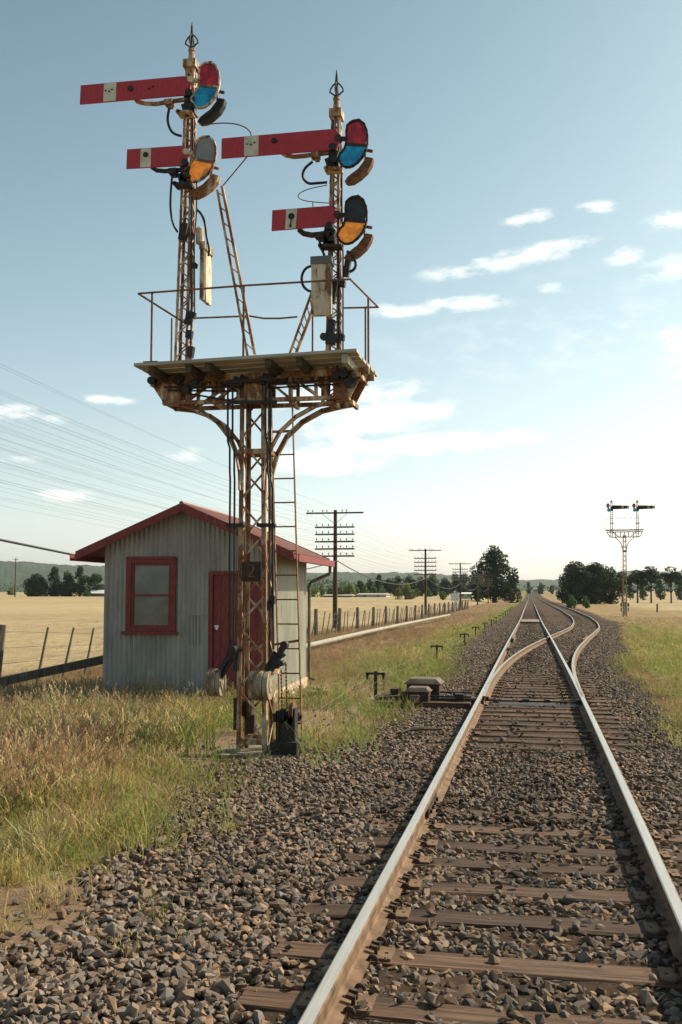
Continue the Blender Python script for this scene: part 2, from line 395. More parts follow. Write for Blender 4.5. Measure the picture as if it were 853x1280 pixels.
gx = axis_pts(-5000, 5000, -2.2, .09, .030); gy = axis_pts(-60, 6000, 6, .10, .017)
GX, GY = np.meshgrid(gx, gy); GZ = gz(GX, GY) + .02*(fbm(GX,GY,.35,51)-.5)*(np.abs(GY)<40)
def grid_mesh(name, GX, GY, GZ, colr=None):
    ny, nx = GX.shape; me = bpy.data.meshes.new(name)
    co = np.stack([GX,GY,GZ],-1).reshape(-1,3).astype(np.float32)
    i = (np.arange(ny-1)[:,None]*nx+np.arange(nx-1)[None,:]).reshape(-1)
    fc = np.stack([i,i+1,i+nx+1,i+nx],1).astype(np.int32)
    me.vertices.add(len(co)); me.vertices.foreach_set('co', co.reshape(-1))
    me.loops.add(fc.size); me.loops.foreach_set('vertex_index', fc.reshape(-1))
    me.polygons.add(len(fc)); me.polygons.foreach_set('loop_start', np.arange(0,fc.size,4,dtype=np.int32)); me.polygons.foreach_set('loop_total', np.full(len(fc),4,np.int32))
    me.polygons.foreach_set('use_smooth', np.ones(len(fc),bool)); me.update(); me.validate()
    if colr is not None:
        a = me.color_attributes.new('soil', 'FLOAT_COLOR', 'POINT')
        a.data.foreach_set('color', np.concatenate([colr.reshape(-1,3), np.ones((len(co),1))],1).astype(np.float32).reshape(-1))
    return me
me = grid_mesh('ground', GX, GY, GZ, gcolor(GX, GY))
m, n, l, b = base_mat('ground_soil_and_litter', .95, 0, .1)
at_ = n.new('ShaderNodeAttribute'); at_.attribute_name = 'soil'
f1 = noise(n, l, 22, detail=8, rough=.75); f2 = noise(n, l, 1.3, detail=6)
c = mixc(n, l, ramp(n, l, f1, [(.3, (0,0,0)), (.7, (1,1,1))]), (.55,.55,.55), (1.35,1.3,1.25))
c2 = mixc(n, l, 1.0, at_.outputs['Color'], c, 'MULTIPLY')
c3 = mixc(n, l, ramp(n, l, f2, [(.35, (0,0,0)), (.65, (1,1,1))]), (.85,.85,.85), (1.12,1.1,1.1))
f3 = noise(n, l, .9, (1.2,.10,1), detail=5); c4 = ramp(n, l, f3, [(.35, (.86,.84,.80)), (.65, (1.1,1.1,1.1))])
l.new(mixc(n, l, 1.0, mixc(n, l, 1.0, c2, c3, 'MULTIPLY'), c4, 'MULTIPLY'), b.inputs['Base Color']); bump(n, l, b, f1, .8, .03)
me.materials.append(m)
o = bpy.data.objects.new('ground', me); COL.objects.link(o); tag(o, 'flat ground of soil, dry litter and golden paddock around the railway', 'ground', kind='structure')

# ================================================================ scatter with geometry nodes
def tint_mat(name, rough=.85, lo=.7, hi=1.25, transl=0.0, scale=30):
    m, n, l, b = base_mat(name, rough, 0, .2)
    a = n.new('ShaderNodeAttribute'); a.attribute_type = 'INSTANCER'; a.attribute_name = 'tint'
    g = noise(n, l, scale, detail=4)
    v = ramp(n, l, g, [(.3, (lo,)*3), (.7, (hi,)*3)])
    c = mixc(n, l, 1.0, a.outputs['Color'], v, 'MULTIPLY'); l.new(c, b.inputs['Base Color'])
    if transl:
        t = n.new('ShaderNodeBsdfTranslucent'); l.new(c, t.inputs[0]); x = n.new('ShaderNodeMixShader'); x.inputs[0].default_value = transl
        l.new(b.outputs[0], x.inputs[1]); l.new(t.outputs[0], x.inputs[2]); l.new(x.outputs[0], n['Material Output'].inputs[0])
    return m
def scatter(name, P, ROT, SC, IDX, TINT, variants, label, cat):
    me = bpy.data.meshes.new(name); N = len(P)
    me.vertices.add(N); me.vertices.foreach_set('co', np.asarray(P, np.float32).reshape(-1))
    for nm, ty, d, key in (('rot','FLOAT_VECTOR',ROT,'vector'),('scl','FLOAT',SC,'value'),('vid','INT',IDX,'value'),('tint','FLOAT_COLOR',np.concatenate([TINT,np.ones((N,1))],1),'color')):
        a = me.attributes.new(nm, ty, 'POINT'); a.data.foreach_set(key, np.asarray(d, np.int32 if ty=='INT' else np.float32).reshape(-1))
    me.update(); o = bpy.data.objects.new(name, me); COL.objects.link(o)
    g = bpy.data.node_groups.new(name+'_nodes', 'GeometryNodeTree')
    g.interface.new_socket('Geometry', in_out='INPUT', socket_type='NodeSocketGeometry'); g.interface.new_socket('Geometry', in_out='OUTPUT', socket_type='NodeSocketGeometry')
    N_, L_ = g.nodes, g.links; gi = N_.new('NodeGroupInput'); go = N_.new('NodeGroupOutput')
    ip = N_.new('GeometryNodeInstanceOnPoints'); jn = N_.new('GeometryNodeJoinGeometry')
    for v in variants:
        oi = N_.new('GeometryNodeObjectInfo'); oi.inputs['Object'].default_value = v; oi.inputs['As Instance'].default_value = True
        L_.new(oi.outputs['Geometry'], jn.inputs[0])
    def na(nm, ty):
        a = N_.new('GeometryNodeInputNamedAttribute'); a.data_type = ty; a.inputs['Name'].default_value = nm; return a.outputs['Attribute']
    L_.new(gi.outputs[0], ip.inputs['Points']); L_.new(jn.outputs[0], ip.inputs['Instance']); ip.inputs['Pick Instance'].default_value = True
    L_.new(na('vid','INT'), ip.inputs['Instance Index']); L_.new(na('scl','FLOAT'), ip.inputs['Scale'])
    er = N_.new('FunctionNodeEulerToRotation'); L_.new(na('rot','FLOAT_VECTOR'), er.inputs[0]); L_.new(er.outputs[0], ip.inputs['Rotation'])
    L_.new(ip.outputs[0], go.inputs[0])
    md = o.modifiers.new('scatter', 'NODES'); md.node_group = g
    return tag(o, label, cat, kind='stuff')
CAMF = np.array([-sin(PS), cos(PS)]); CAMR = np.array([cos(PS), sin(PS)])
def in_view(X, Y, margin=1.28, pad=.8):
    d = X*CAMF[0]+Y*CAMF[1]; r = X*CAMR[0]+Y*CAMR[1]
    return (d > 2.6) & (np.abs(r) < d*(426.5/FPX)*margin+pad)
def sample(x0, x1, y0, y1, dens):
    n_ = int((x1-x0)*(y1-y0)*dens); return RNG.uniform(x0,x1,n_), RNG.uniform(y0,y1,n_)
def loose(name, mb, mat):
    me = bpy.data.meshes.new(name); me.from_pydata([tuple(v) for v in mb[0]], [], mb[1]); me.materials.append(mat); me.update()
    return bpy.data.objects.new(name, me)
# stones
import bmesh
MS = tint_mat('basalt_ballast', .85, .72, 1.3, scale=34)
stones = []
for k in range(14):
    bm = bmesh.new(); rs = np.random.default_rng(100+k)
    ax = np.array([1, rs.uniform(.6,.9), rs.uniform(.42,.7)])
    for j in range(13):
        v = rs.normal(size=3); v /= np.linalg.norm(v); v = np.sign(v)*np.abs(v)**.75; v /= max(np.linalg.norm(v), 1e-3)
        bm.verts.new(tuple(v*ax*.5*rs.uniform(.82,1.05)))
    r = bmesh.ops.convex_hull(bm, input=bm.verts)
    bmesh.ops.delete(bm, geom=[v for v in bm.verts if not v.link_faces], context='VERTS')
    mm = bpy.data.meshes.new('ballast_stone'); bm.to_mesh(mm); bm.free(); mm.materials.append(MS); stones.append(bpy.data.objects.new('ballast_stone', mm))
# sleepers: (Y, x0, x1) relative to track centreline
SLE = [2.72,3.36,3.99,4.66,5.31,6.0,6.6,7.18,7.66,8.22,8.82,9.45,10.1,10.75,11.4,12.0,12.55,13.1,13.65,14.2,14.75,15.3,15.85,16.4]
y_ = 17.0
while y_ < 49: SLE.append(y_); y_ += .58
while y_ < 150: SLE.append(y_); y_ += .66
def sle_x(Y):
    o_ = float(off(Y))
    if Y < 15.5: return -1.39, 1.32
    if Y < 17.9: return (-2.0 if 16.3 < Y < 17.7 else -1.45), 1.45
    if Y < 62: return -1.40, 1.32+min(o_, 3.4)
    return -1.39, 1.32
SL_HALF = .115
SARR = np.array(SLE)
def near_sleeper(X, Y, h=SL_HALF+.016):
    i = np.clip(np.searchsorted(SARR, Y), 1, len(SARR)-1)
    dd = np.minimum(np.abs(Y-SARR[i-1]), np.abs(Y-SARR[i])); xr = X-xt(Y)
    return (dd < h-.045*(vnoise(X,Y,.16,77)>.62)) & (xr > -1.42) & (xr < 1.35+np.minimum(off(Y),3.4)*(Y<62))
RX = [-.945, .727]
def near_rail(X, Y, d=.07):
    xr = X-xt(Y); r = (np.abs(xr-RX[0])<d)|(np.abs(xr-RX[1])<d)
    o_ = off(Y); t = Y > 17
    return r | (t & ((np.abs(xr-RX[0]-o_-.03)<d)|(np.abs(xr-RX[1]-o_)<d)))
def cover(Y): return np.interp(Y, [2,8.0,8.7,9.4,11.6,12.4,60,150],[.05,.08,.30,1.0,.95,.10,.30,.7])
PX, PY, PZ, PS_ = [], [], [], []
for (x0,x1,y0,y1,dn,s0,s1,lay) in ((-4.6,3.2,2.8,8,1050,.038,.095,.03),(-4.6,3.2,8,13,900,.042,.084,.03),(-3.6,3.6,13,24,600,.050,.085,.03),(-3.8,6.5,24,45,300,.065,.10,.03),(-4.5,9,45,85,95,.09,.14,.02)):
    x, y = sample(x0,x1,y0,y1,dn); k = in_view(x,y,1.2,.5)&(np.abs(x-xt(y)-1.5)<9); x, y = x[k], y[k]
    bi = bal_in(x,y); p = sst(-.35,.25,bi); k = RNG.random(len(x)) < np.maximum(p, .03*(bi>-1.5)); x, y = x[k], y[k]
    ns = near_sleeper(x,y); sc = RNG.uniform(s0,s1,len(x))*np.where(RNG.random(len(x))<.10,1.45,1)
    k = ~(ns & (RNG.random(len(x)) > cover(y)*.55)) & ~near_rail(x,y,.075); x,y,sc,ns = x[k],y[k],sc[k],ns[k]
    z = gz(x,y) + RNG.uniform(-.012,lay,len(x)) + np.where(ns, .018, 0)
    # lower stones along the rails' feet, ballast a little below the sleeper tops
    xr = x-xt(y); z = z - .020*((xr>RX[0]-.3)&(xr<RX[1]+.3)&~ns&(y<8.5)) - .045*((xr>RX[0])&(xr<RX[1]+off(y)+.4)&~ns&(y>12.3)&(y<24))
    PX.append(x); PY.append(y); PZ.append(z); PS_.append(sc)
x = np.concatenate(PX); y = np.concatenate(PY); z = np.concatenate(PZ); sc = np.concatenate(PS_); N = len(x)
br_ = RNG.uniform(.65,1.5,(N,1)); warm = RNG.random((N,1))
br_ = np.where(RNG.random((N,1))<.16, br_*.55, br_)
oil = (.62+.38*np.clip(np.abs((x-xt(y))+.11)/.55,0,1))*(.8+.4*fbm(x,y,1.1,88))
tc_ = (np.array([.20,.125,.076])*(1-warm)+np.array([.128,.112,.098])*warm)*br_*oil[:,None]
xr = x-xt(y); tc_ = np.clip(tc_,.01,.6)
scatter('ballast_stones', np.stack([x,y,z],1), np.stack([RNG.normal(0,.45,N),RNG.normal(0,.45,N),RNG.uniform(0,6.28,N)],1), sc, RNG.integers(0,14,N), tc_, stones,
        'brown crushed rock ballast covering the track bed and its shoulders', 'ballast')
print('stones', N)

# ================================================================ grass
MG = tint_mat('grass_blades', .7, .75, 1.25, .35, 8)
def tuft(seed, nb, h, spread, wdt, lean, seeds=0.0, segs=3):
    rs = np.random.default_rng(seed); V=[]; Fc=[]
    for i in range(nb):
        a = rs.uniform(0,6.28); r = spread*sqrt(rs.random()); bx, by = r*cos(a), r*sin(a)
        hh = h*rs.uniform(.45,1.1); dx, dy = rs.normal(0,lean)+cos(a)*lean*.6, rs.normal(0,lean)+sin(a)*lean*.6
        wa = rs.uniform(0,3.14); wx, wy = cos(wa)*wdt/2, sin(wa)*wdt/2; o_ = len(V)
        for j in range(segs+1):
            t = j/segs; tx, ty, tz = bx+dx*hh*t*t*1.3, by+dy*hh*t*t*1.3, hh*(t-.22*t*t*(abs(dx)+abs(dy)))
            q = (1-t*.85) if seeds == 0 else .55
            V += [(tx-wx*q,ty-wy*q,tz),(tx+wx*q,ty+wy*q,tz)]
        for j in range(segs): k_=o_+2*j; Fc.append((k_,k_+1,k_+3,k_+2))
        if rs.random() < seeds:
            for e in range(rs.integers(4,8)):
                t = 1-e*.035; sx, sy, sz = tx+rs.normal(0,.012)-dx*hh*.1*e*.3, ty+rs.normal(0,.012)-dy*hh*.1*e*.3, tz-e*.016
                q = len(V); s_ = rs.uniform(.006,.011); V += [(sx-s_,sy,sz),(sx,sy+s_*.7,sz-s_*1.6),(sx+s_,sy,sz),(sx,sy-s_*.7,sz+s_*2)]; Fc.append((q,q+1,q+2,q+3))
    return V, Fc
TV = []
for k in range(4): TV.append(loose('grass_tuft', tuft(200+k, 42, .11, .07, .0038, .45), MG))      # 0-3 short
for k in range(4): TV.append(loose('grass_tuft', tuft(210+k, 36, .22, .09, .0042, .40), MG))      # 4-7 mid
for k in range(3): TV.append(loose('grass_tuft', tuft(220+k, 14, .62, .12, .004, .24, .9), MG))  # 8-10 tall with seed heads
for k in range(3): TV.append(loose('grass_tuft', tuft(230+k, 26, .32, .28, .020, .35), MG))       # 11-13 broad, for the distance
for k in range(3): TV.append(loose('grass_tuft', tuft(240+k, 24, .55, .30, .020, .28, .5), MG))   # 14-16
for k in range(3): TV.append(loose('grass_tuft', tuft(250+k, 10, .42, .07, .005, .5, 1.0), MG))    # 17-19 brown weeds with heads
gp = dict(P=[],S=[],I=[],T=[])
def grass_add(x, y, sc, idx, tint):
    if len(x) == 0: return
    gp['P'].append(np.stack([x,y,gz(x,y)-.012],1)); gp['S'].append(sc); gp['I'].append(idx); gp['T'].append(tint)
SHED = (-7.75,-4.35,16.35,20.2)
def not_hut(x,y): return ~((x>SHED[0])&(x<SHED[1])&(y>SHED[2])&(y<SHED[3])) & ~((x>-3.95)&(x<-2.75)&(y>10.9)&(y<12.3)) & ~((x>-3.1)&(x<-.9)&(y>16.3)&(y<18))
GC = {'g':np.array([.16,.19,.05]),'y':np.array([.34,.285,.10]),'s':np.array([.40,.31,.16]),'b':np.array([.275,.175,.10]),'f':np.array([.40,.33,.20])}
def field(x0,x1,y0,y1,dn,far):
    x,y = sample(x0,x1,y0,y1,dn); k = in_view(x,y)&(bal_in(x,y) < -.02+RNG.random(len(x))*.05)&not_hut(x,y); x,y = x[k],y[k]
    g,yy,st,br,di,fi = zones(x,y); xr = x-xt(y)
    tot_ = g+yy+st+br+.04*di+ (.5*fi); r = RNG.random(len(x)); k = r < tot_; x,y,g,yy,st,br,fi,xr,tot_ = [q[k] for q in (x,y,g,yy,st,br,fi,xr,tot_)]
    u = RNG.random(len(x))*(g+yy+st+br+fi+1e-6); n_ = len(x)
    kind = np.where(u<g,0,np.where(u<g+yy,1,np.where(u<g+yy+st,2,np.where(u<g+yy+st+br,3,4))))
    cl = np.stack([GC['g'],GC['y'],GC['s'],GC['b'],GC['f']])[kind]*RNG.uniform(.75,1.3,(n_,1))
    cl = cl*(1+ .12*RNG.normal(size=(n_,1))*np.array([1,.3,.2]))
    cl = np.clip(cl*np.where(xr>-5,1.15,1)[:,None],.01,.7)
    sc_ = RNG.uniform(.65,1.25,n_)
    near_hut = (np.abs(y-15.6)<1.1)&(x>-8.5)&(x<-5.1)
    if far:
        idx = np.where(kind<=1, 11+RNG.integers(0,3,n_), 14+RNG.integers(0,3,n_)); sc_ = sc_*np.where(kind<=1,.65,.95)*np.where(kind==4,.35,1)
        idx = np.where(kind==4, 11+RNG.integers(0,3,n_), idx)
    else:
        idx = np.where(kind==0, RNG.integers(0,4,n_), np.where(kind==1, RNG.choice([0,1,2,3,4,5,6,7],n_), np.where(kind==2, RNG.choice([4,5,6,7,8,9,10],n_), np.where(kind==3, RNG.choice([4,5,6,17,18,19,10],n_), RNG.integers(0,4,n_)))))
        edge = np.clip(-bal_in(x,y)/1.6,0,1); patch=fbm(x,y,.8,71)
        sc_ = sc_*(.38+.36*edge)*np.where(y<9.5,.88,1)*np.where(kind>=2,1.12,.85)*np.interp(patch,[.3,.5,.7],[.6,.9,1.15])*np.where((x<-7.6)&(y>12),.6,1)*np.where((y>13)&(x>-7.6),.8,1)
        thin = RNG.random(n_) < np.interp(patch,[.32,.42,.5],[.62,.25,.0])
        idx = np.where(near_hut&(RNG.random(n_)<.35), RNG.integers(8,11,n_), idx)
        cl = np.where((near_hut&(idx>=8))[:,None], GC['s']*RNG.uniform(.8,1.2,(n_,1)), cl)
        sc_ = np.where((idx>=8)&(idx<=10)&(xr>-4.3)&~near_hut, sc_*.5, sc_)
        x,y,sc_,idx,cl = x[~thin],y[~thin],sc_[~thin],idx[~thin],cl[~thin]
    grass_add(x,y,sc_,idx,cl)
field(-9,-2.2,3.2,9,230,False); field(-10,-2,9,13,170,False); field(-10.5,-1.8,13,18,105,False)
field(2,7,8,18,60,False)
field(-13,-1.5,18,30,38,True); field(1.5,14,16,32,34,True)
field(-18,-2,30,60,16,True); field(2,30,32,60,14,True)
field(-22,-2,60,120,5,True); field(4,50,60,110,4,True)
field(-20,-3,120,230,1.6,True)
field(-30,-10.5,18,60,4,True)
for (x0,x1,y0,y1,dn) in ((-4.5,-1.8,4,26,10),(1.6,4.5,10,30,9)):
    x,y = sample(x0,x1,y0,y1,dn); bi=bal_in(x,y); k = in_view(x,y)&(bi>-.1)&(bi<.65)&not_hut(x,y)&(RNG.random(len(x))<1-bi/.65); x,y = x[k],y[k]; n_=len(x)
    grass_add(x,y,RNG.uniform(.3,.8,n_),RNG.integers(0,6,n_),(GC['y']*.5+GC['g']*.5)*RNG.uniform(.8,1.4,(n_,1)))
# scattered weeds in the ballast and dirt
x,y = sample(-4.8,-2.1,10.5,24,6); k = in_view(x,y)&not_hut(x,y); x,y = x[k],y[k]; n_=len(x)
grass_add(x,y,RNG.uniform(.35,.9,n_),RNG.integers(0,6,n_),GC['g']*RNG.uniform(.8,1.8,(n_,1)))
P = np.concatenate(gp['P']); Sx = np.concatenate(gp['S']); I = np.concatenate(gp['I']); T = np.concatenate(gp['T']); N = len(P)
print('tufts', N)
green = T[:,1] > T[:,0]*.98
for nm, mk, lb in (('green_grass', green, 'short green and yellowish grass beside the ballast and along the line'), ('dry_grass', ~green, 'tall dry straw and brown grass round the hut, fence and paddock')):
    n_ = int(mk.sum())
    scatter(nm, P[mk], np.stack([RNG.normal(0,.08,n_),RNG.normal(0,.08,n_),RNG.uniform(0,6.28,n_)],1), Sx[mk], I[mk], T[mk], TV, lb, 'grass')

# ================================================================ track
def tp(dx, Y, dz=0.0):                        # point relative to the main track centreline
    return Vector((float(xt(Y))+dx, Y, float(prof(Y))+dz))
RAILP = [(-.070,-.158),(.070,-.158),(.070,-.148),(.018,-.134),(.009,-.120),(.009,-.050),(.034,-.038),(.036,-.006),(.028,0),(-.028,0),(-.036,-.006),(-.034,-.038),(-.009,-.050),(-.009,-.120),(-.018,-.134),(-.070,-.148)]
def rail(name, fx, ys, mats=('rail_rust','steel'), hw=None):
    V=[]; Fc=[]; Mi=[]; n_=len(RAILP)
    for i,Y in enumerate(ys):
        s_ = 1 if hw is None else hw(Y)
        for (a,b_) in RAILP: V.append(tp(fx(Y)+a*s_, Y, b_))
        if i:
            for j in range(n_):
                p=(i-1)*n_; q=i*n_; Fc.append((p+j,p+(j+1)%n_,q+(j+1)%n_,q+j)); Mi.append(1 if j in (8,9) else 0)
    e=(len(ys)-1)*n_; Fc.append(tuple(range(n_))); Mi.append(0); Fc.append(tuple(e+j for j in range(n_))[::-1]); Mi.append(0)
    mb = MB(); mb.v=[tuple(v) for v in V]; mb.f=Fc; mb.m=Mi
    return mb.build(name, list(mats), None, loc=tp(fx(ys[0]),ys[0],-.16))
def yr(a,b,s0=.5,g=.02):
    r=[a]
    while r[-1]<b: r.append(min(b, r[-1]+max(s0, g*r[-1])))
    return r
tag(rail('rail', lambda Y:RX[0], yr(1.2,1250)), 'long left running rail of the main line, bright on top', 'rail')
tag(rail('rail', lambda Y:RX[1], yr(1.2,1250)), 'long right running rail of the main line, bright on top', 'rail')
tag(rail('rail', lambda Y:RX[1]+float(off(Y))+.0, [y for y in yr(17.2,1000,.5) ], ('rail_rust','steel2')), 'outer curved rail swinging right from the points into the siding', 'rail')
tag(rail('rail', lambda Y:RX[0]+float(off(Y))+.045*(1-min(1,max(0,(Y-17)/3))), [y for y in yr(17.0,42.4,.4)], ('rail_rust','steel2')), 'curved brown closure rail from the left switch toe to the crossing', 'rail')
tag(rail('rail', lambda Y:RX[0]+float(off(Y)), [y for y in yr(43.3,1000,.5)], ('rail_rust','steel2')), 'inner rail of the siding beyond the crossing', 'rail')
for fx,a,b_,lb in ((lambda Y:RX[0]+.10+.04*abs(Y-43.5)/2,41.3,45.7,'short check rail inside the left main rail opposite the crossing'),
                (lambda Y:RX[1]+float(off(Y))-.10-.04*abs(Y-43.5)/2,41.3,45.7,'short check rail inside the outer siding rail opposite the crossing')):
    tag(rail('check_rail', fx, yr(a,b_,.4), ('rail_rust','rail_rust')), lb, 'rail')
# sleepers with tie plates and anchors
def sleeper_mesh(Y, x0, x1, w_=.23):
    mb = MB(); z0=-.30; z1=-.166; n_=10; rs=np.random.default_rng(int(Y*100)); a=rs.uniform(-.012,.012)
    V=[];
    for i in range(n_+1):
        t=i/n_; x=x0+(x1-x0)*t; dy=a*(t-.5)*2+rs.normal(0,.003); hh=z1+rs.normal(0,.003)
        for (yy,zz) in ((-w_/2,z0),(w_/2,z0),(w_/2+rs.normal(0,.004),hh-.012),(w_/2-.014,hh),(.02,hh-.004+rs.normal(0,.002)),(-w_/2+.014,hh),(-w_/2+rs.normal(0,.004),hh-.012)):
            V.append((x,yy+dy,zz))
    k=7; Fc=[]
    for i in range(n_):
        for j in range(k): Fc.append((i*k+j,(i+1)*k+j,(i+1)*k+(j+1)%k,i*k+(j+1)%k))
    Fc.append(tuple(range(k))); Fc.append(tuple(n_*k+j for j in range(k))[::-1])
    mb.add(V,Fc); return mb
protos = {}
def make_sleeper(Y, x0, x1, detail):
    c = tp(0,Y); key=(round(x0,2),round(x1,2),int(Y*7)%6 if Y>9 else int(Y*100))
    mb = sleeper_mesh(Y,x0,x1); 
    if key not in protos:
        me_ = bpy.data.meshes.new('sleeper'); me_.from_pydata(mb.v,[],mb.f); me_.materials.append(M['timber']); protos[key]=me_
    o_ = bpy.data.objects.new('sleeper', protos[key]); COL.objects.link(o_); o_.location = c; o_.rotation_euler=(0,0,random.uniform(-.008,.008))
    WORLD[o_.name]=c; ORIG[o_.name]=c
    return o_
def add_plate(s_, Y, rx):
    c = tp(rx,Y,0); mb = MB()
    for sg in (-1,1):
        x0_,x1_ = sorted((c.x+sg*.073,c.x+sg*.170)); hx=c.x+sg*.135
        # plate wing with a square spike hole: four strips round the hole
        y0,y1=c.y-.085,c.y+.085; hz0,hz1=c.z-.166,c.z-.153; h=.011
        mb.bb(x0_,hx-h,y0,y1,hz0,hz1); mb.bb(hx+h,x1_,y0,y1,hz0,hz1); mb.bb(hx-h,hx+h,y0,c.y-h,hz0,hz1-.001); mb.bb(hx-h,hx+h,c.y+h,y1,hz0,hz1-.001)
    mb.bb(c.x-.073,c.x+.073,c.y-.085,c.y+.085,c.z-.167,c.z-.1595)
    p = part(mb,'tie_plate','rail_rust',s_)
    for sg in (-1,1):
        x_=c.x+sg*.085
        for dy in ((-.03,.035) if sg>0 else (-.03,)):
            mb=MB(); mb.box((x_,c.y+dy*sg,c.z-.135),(.018,.018,.045)); mb.box((x_-sg*.012,c.y+dy*sg,c.z-.118),(.045,.026,.016),(0,sg*.25,0)); part(mb,'spike','darkrust',s_)
    for dy in (-.135,.135):
        mb = MB(); 
        for sg in (1,-1):
            r0 = .022; pts=[(c.x+sg*(.064+r0*(1-cos(t))*1.0),c.y+dy,c.z-.152+r0*sin(t)*1.1) for t in np.linspace(.1,pi,7)]
            mb.tube(pts,[.010,.011,.012,.012,.011,.010,.008],6)
        mb.bb(c.x-.07,c.x+.07,c.y+dy-.012,c.y+dy+.012,c.z-.175,c.z-.161)
        part(mb,'rail_anchor','darkrust',s_)
GS = 'timber sleepers under the main line'
n_ind = 0
for i,Y in enumerate(SLE):
    x0,x1 = sle_x(Y)
    s_ = make_sleeper(Y,x0+random.uniform(-.05,.03) if Y<9 else x0,x1+random.uniform(-.03,.05) if Y<9 else x1,Y<13); 
    if Y < 14 and not 9.2 < Y < 11.7:
        for rx in RX: add_plate(s_,Y,rx)
    if Y < 9.0:
        nth = ['nearest','second nearest','third','fourth','fifth','sixth','seventh','eighth','ninth','tenth','eleventh'][i]
        tag(s_, f'brown timber sleeper with rusty tie plates, {nth} from the camera' if i>1 else 'brown timber sleeper at the bottom edge under the main rails', 'sleeper', GS)
    elif Y < 12.2: tag(s_, 'timber sleeper nearly buried under ballast between the main rails', 'sleeper', GS)
    elif Y < 17.1: tag(s_, 'bare pale brown sleeper just on the near side of the switch toes', 'sleeper', GS)
    elif Y < 62: tag(s_, 'long turnout timber carrying main line and diverging rails', 'sleeper', 'long timbers under the turnout')
    else: tag(s_, 'far main line sleeper beyond the turnout', 'sleeper', GS)
# siding sleepers
SS = list(np.arange(62.6,108,.75))
for Y in SS:
    o_ = bpy.data.objects.new('sleeper', list(protos.values())[-1]); COL.objects.link(o_); p_=tp(float(off(Y)),Y); o_.location=p_
    tag(o_,'sleeper under the siding rails beyond the turnout','sleeper','timber sleepers under the siding')
# slide chairs under the switch blades
for q,Y in enumerate([y for y in SLE if 17.3<y<22.5]):
    for rx,sg,lb in ((RX[0],1,'rusty slide chair beside the left stock rail'),(RX[1],-1,'rusty slide chair beside the right stock rail')):
        c=tp(rx,Y); mb=MB(); mb.bb(c.x+sg*.078-(.0 if sg>0 else .22),c.x+sg*.078+(.22 if sg>0 else 0),Y-.07,Y+.07,c.z-.166,c.z-.146)
        mb.box((c.x+sg*.26,Y,c.z-.125),(.05,.10,.06)); mb.box((c.x-sg*.13,Y,c.z-.13),(.07,.09,.05))
        tag(mb.build('slide_chair','rail_rust',None,loc=c+Vector((0,0,-.166))),lb,'chair plate','slide chairs under the switch blades')
# right switch blade end / stretcher bars
for k,Y in enumerate((17.28,)):
    mb=MB(); a=tp(RX[0]+.03,Y,-.10); b_=tp(RX[1]-.05,Y,-.10); mb.beam(a,b_,.05,.025); mb.beam(a+Vector((-.1,.0,0)),a+Vector((.1,0,.03)),.09,.07); mb.box(b_,(.12,.09,.07)); mb.box(tp(-.2,Y,-.09),(.12,.1,.05)); mb.box(tp(.15,Y,-.09),(.10,.1,.05))
    tag(mb.build('stretcher_bar','dark',None,loc=tp(-.1,Y,-.16)),'dark stretcher bar joining the two switch toes','stretcher bar')
mb=MB(); mb.bb(-.84,.64,17.06,17.52,-.30,-.176)
tag(mb.build('switch_pit','dark',None,loc=(-.1,17.28,-.3)),'dark oily bed plate under the stretcher bar','bed plate')
# blocks bolted at rail sides (heel blocks, fishplates)
for (dx,Y,lb) in ((RX[0]+.10,34.5,'rusty rail joint block inside the left rail by the crossing'),(RX[0]-.0,8.65,'fishplate on the left rail in the foreground'),(RX[1]+.0,36.0,'fishplate on the right rail near the crossing'),(RX[0],21.6,'fishplate on the left rail near the switch')):
    mb=MB(); c=tp(dx,Y)
    for sg in (-1,1):
        mb.beam(c+Vector((sg*.026,-.34,-.085)),c+Vector((sg*.026,.34,-.085)),.026,.072)
        for q in range(4): mb.disc(c+Vector((sg*.045,-.25+q*.166,-.085)),(1,0,0),.018,.03,6)
    tag(mb.build('fishplate','darkrust',None,loc=c),lb,'fishplate')
# pale crossing panel
M['dusty_board']=simple('dusty_board',(.27,.215,.16),(.16,.12,.09),2); c0=tp(0,81); mb=MB()
for q in range(7): 
    a=tp(-.80,77.5+q*1.15,-.035); mb.beam(a,tp(.58,77.5+q*1.15,-.035),1.0,.05)
tag(mb.build('crossing_panel','dusty_board',None,loc=tp(0,77,-.1)),'pale timber crossing panel between the distant main rails','crossing panel')
# curved strip of old iron in the ballast
mb=MB(); mb.tube([at(500,916,Z=-.10),at(512,912,Z=-.08),at(530,911,Z=-.08),at(552,911,Z=-.10)],.022,6)
tag(mb.build('bent_pipe','darkrust',None,loc=at(500,916,Z=-.14)),'bent brown pipe lying on the ballast left of the line','pipe')
# ================================================================ the large bracket signal
SIG = thing('semaphore_signal', 'tall rusty lattice bracket signal with four red semaphore arms standing beside the hut', 'railway signal', (-3.42, 11.67, -.10))
YF, YB = 11.5, 11.83
mb = MB(); a = at(286,937,Z=-.13); rs = random.Random(3)
o_ = [(-3.86,11.30),(-3.5,11.24),(-3.12,11.27),(-2.98,11.42),(-2.97,11.95),(-3.05,12.12),(-3.6,12.14),(-3.84,12.02)]
mb.prism([(x+.06,y,-.36) for x,y in o_],(0,0,.195)); part(mb,'base_slab','slab',SIG)

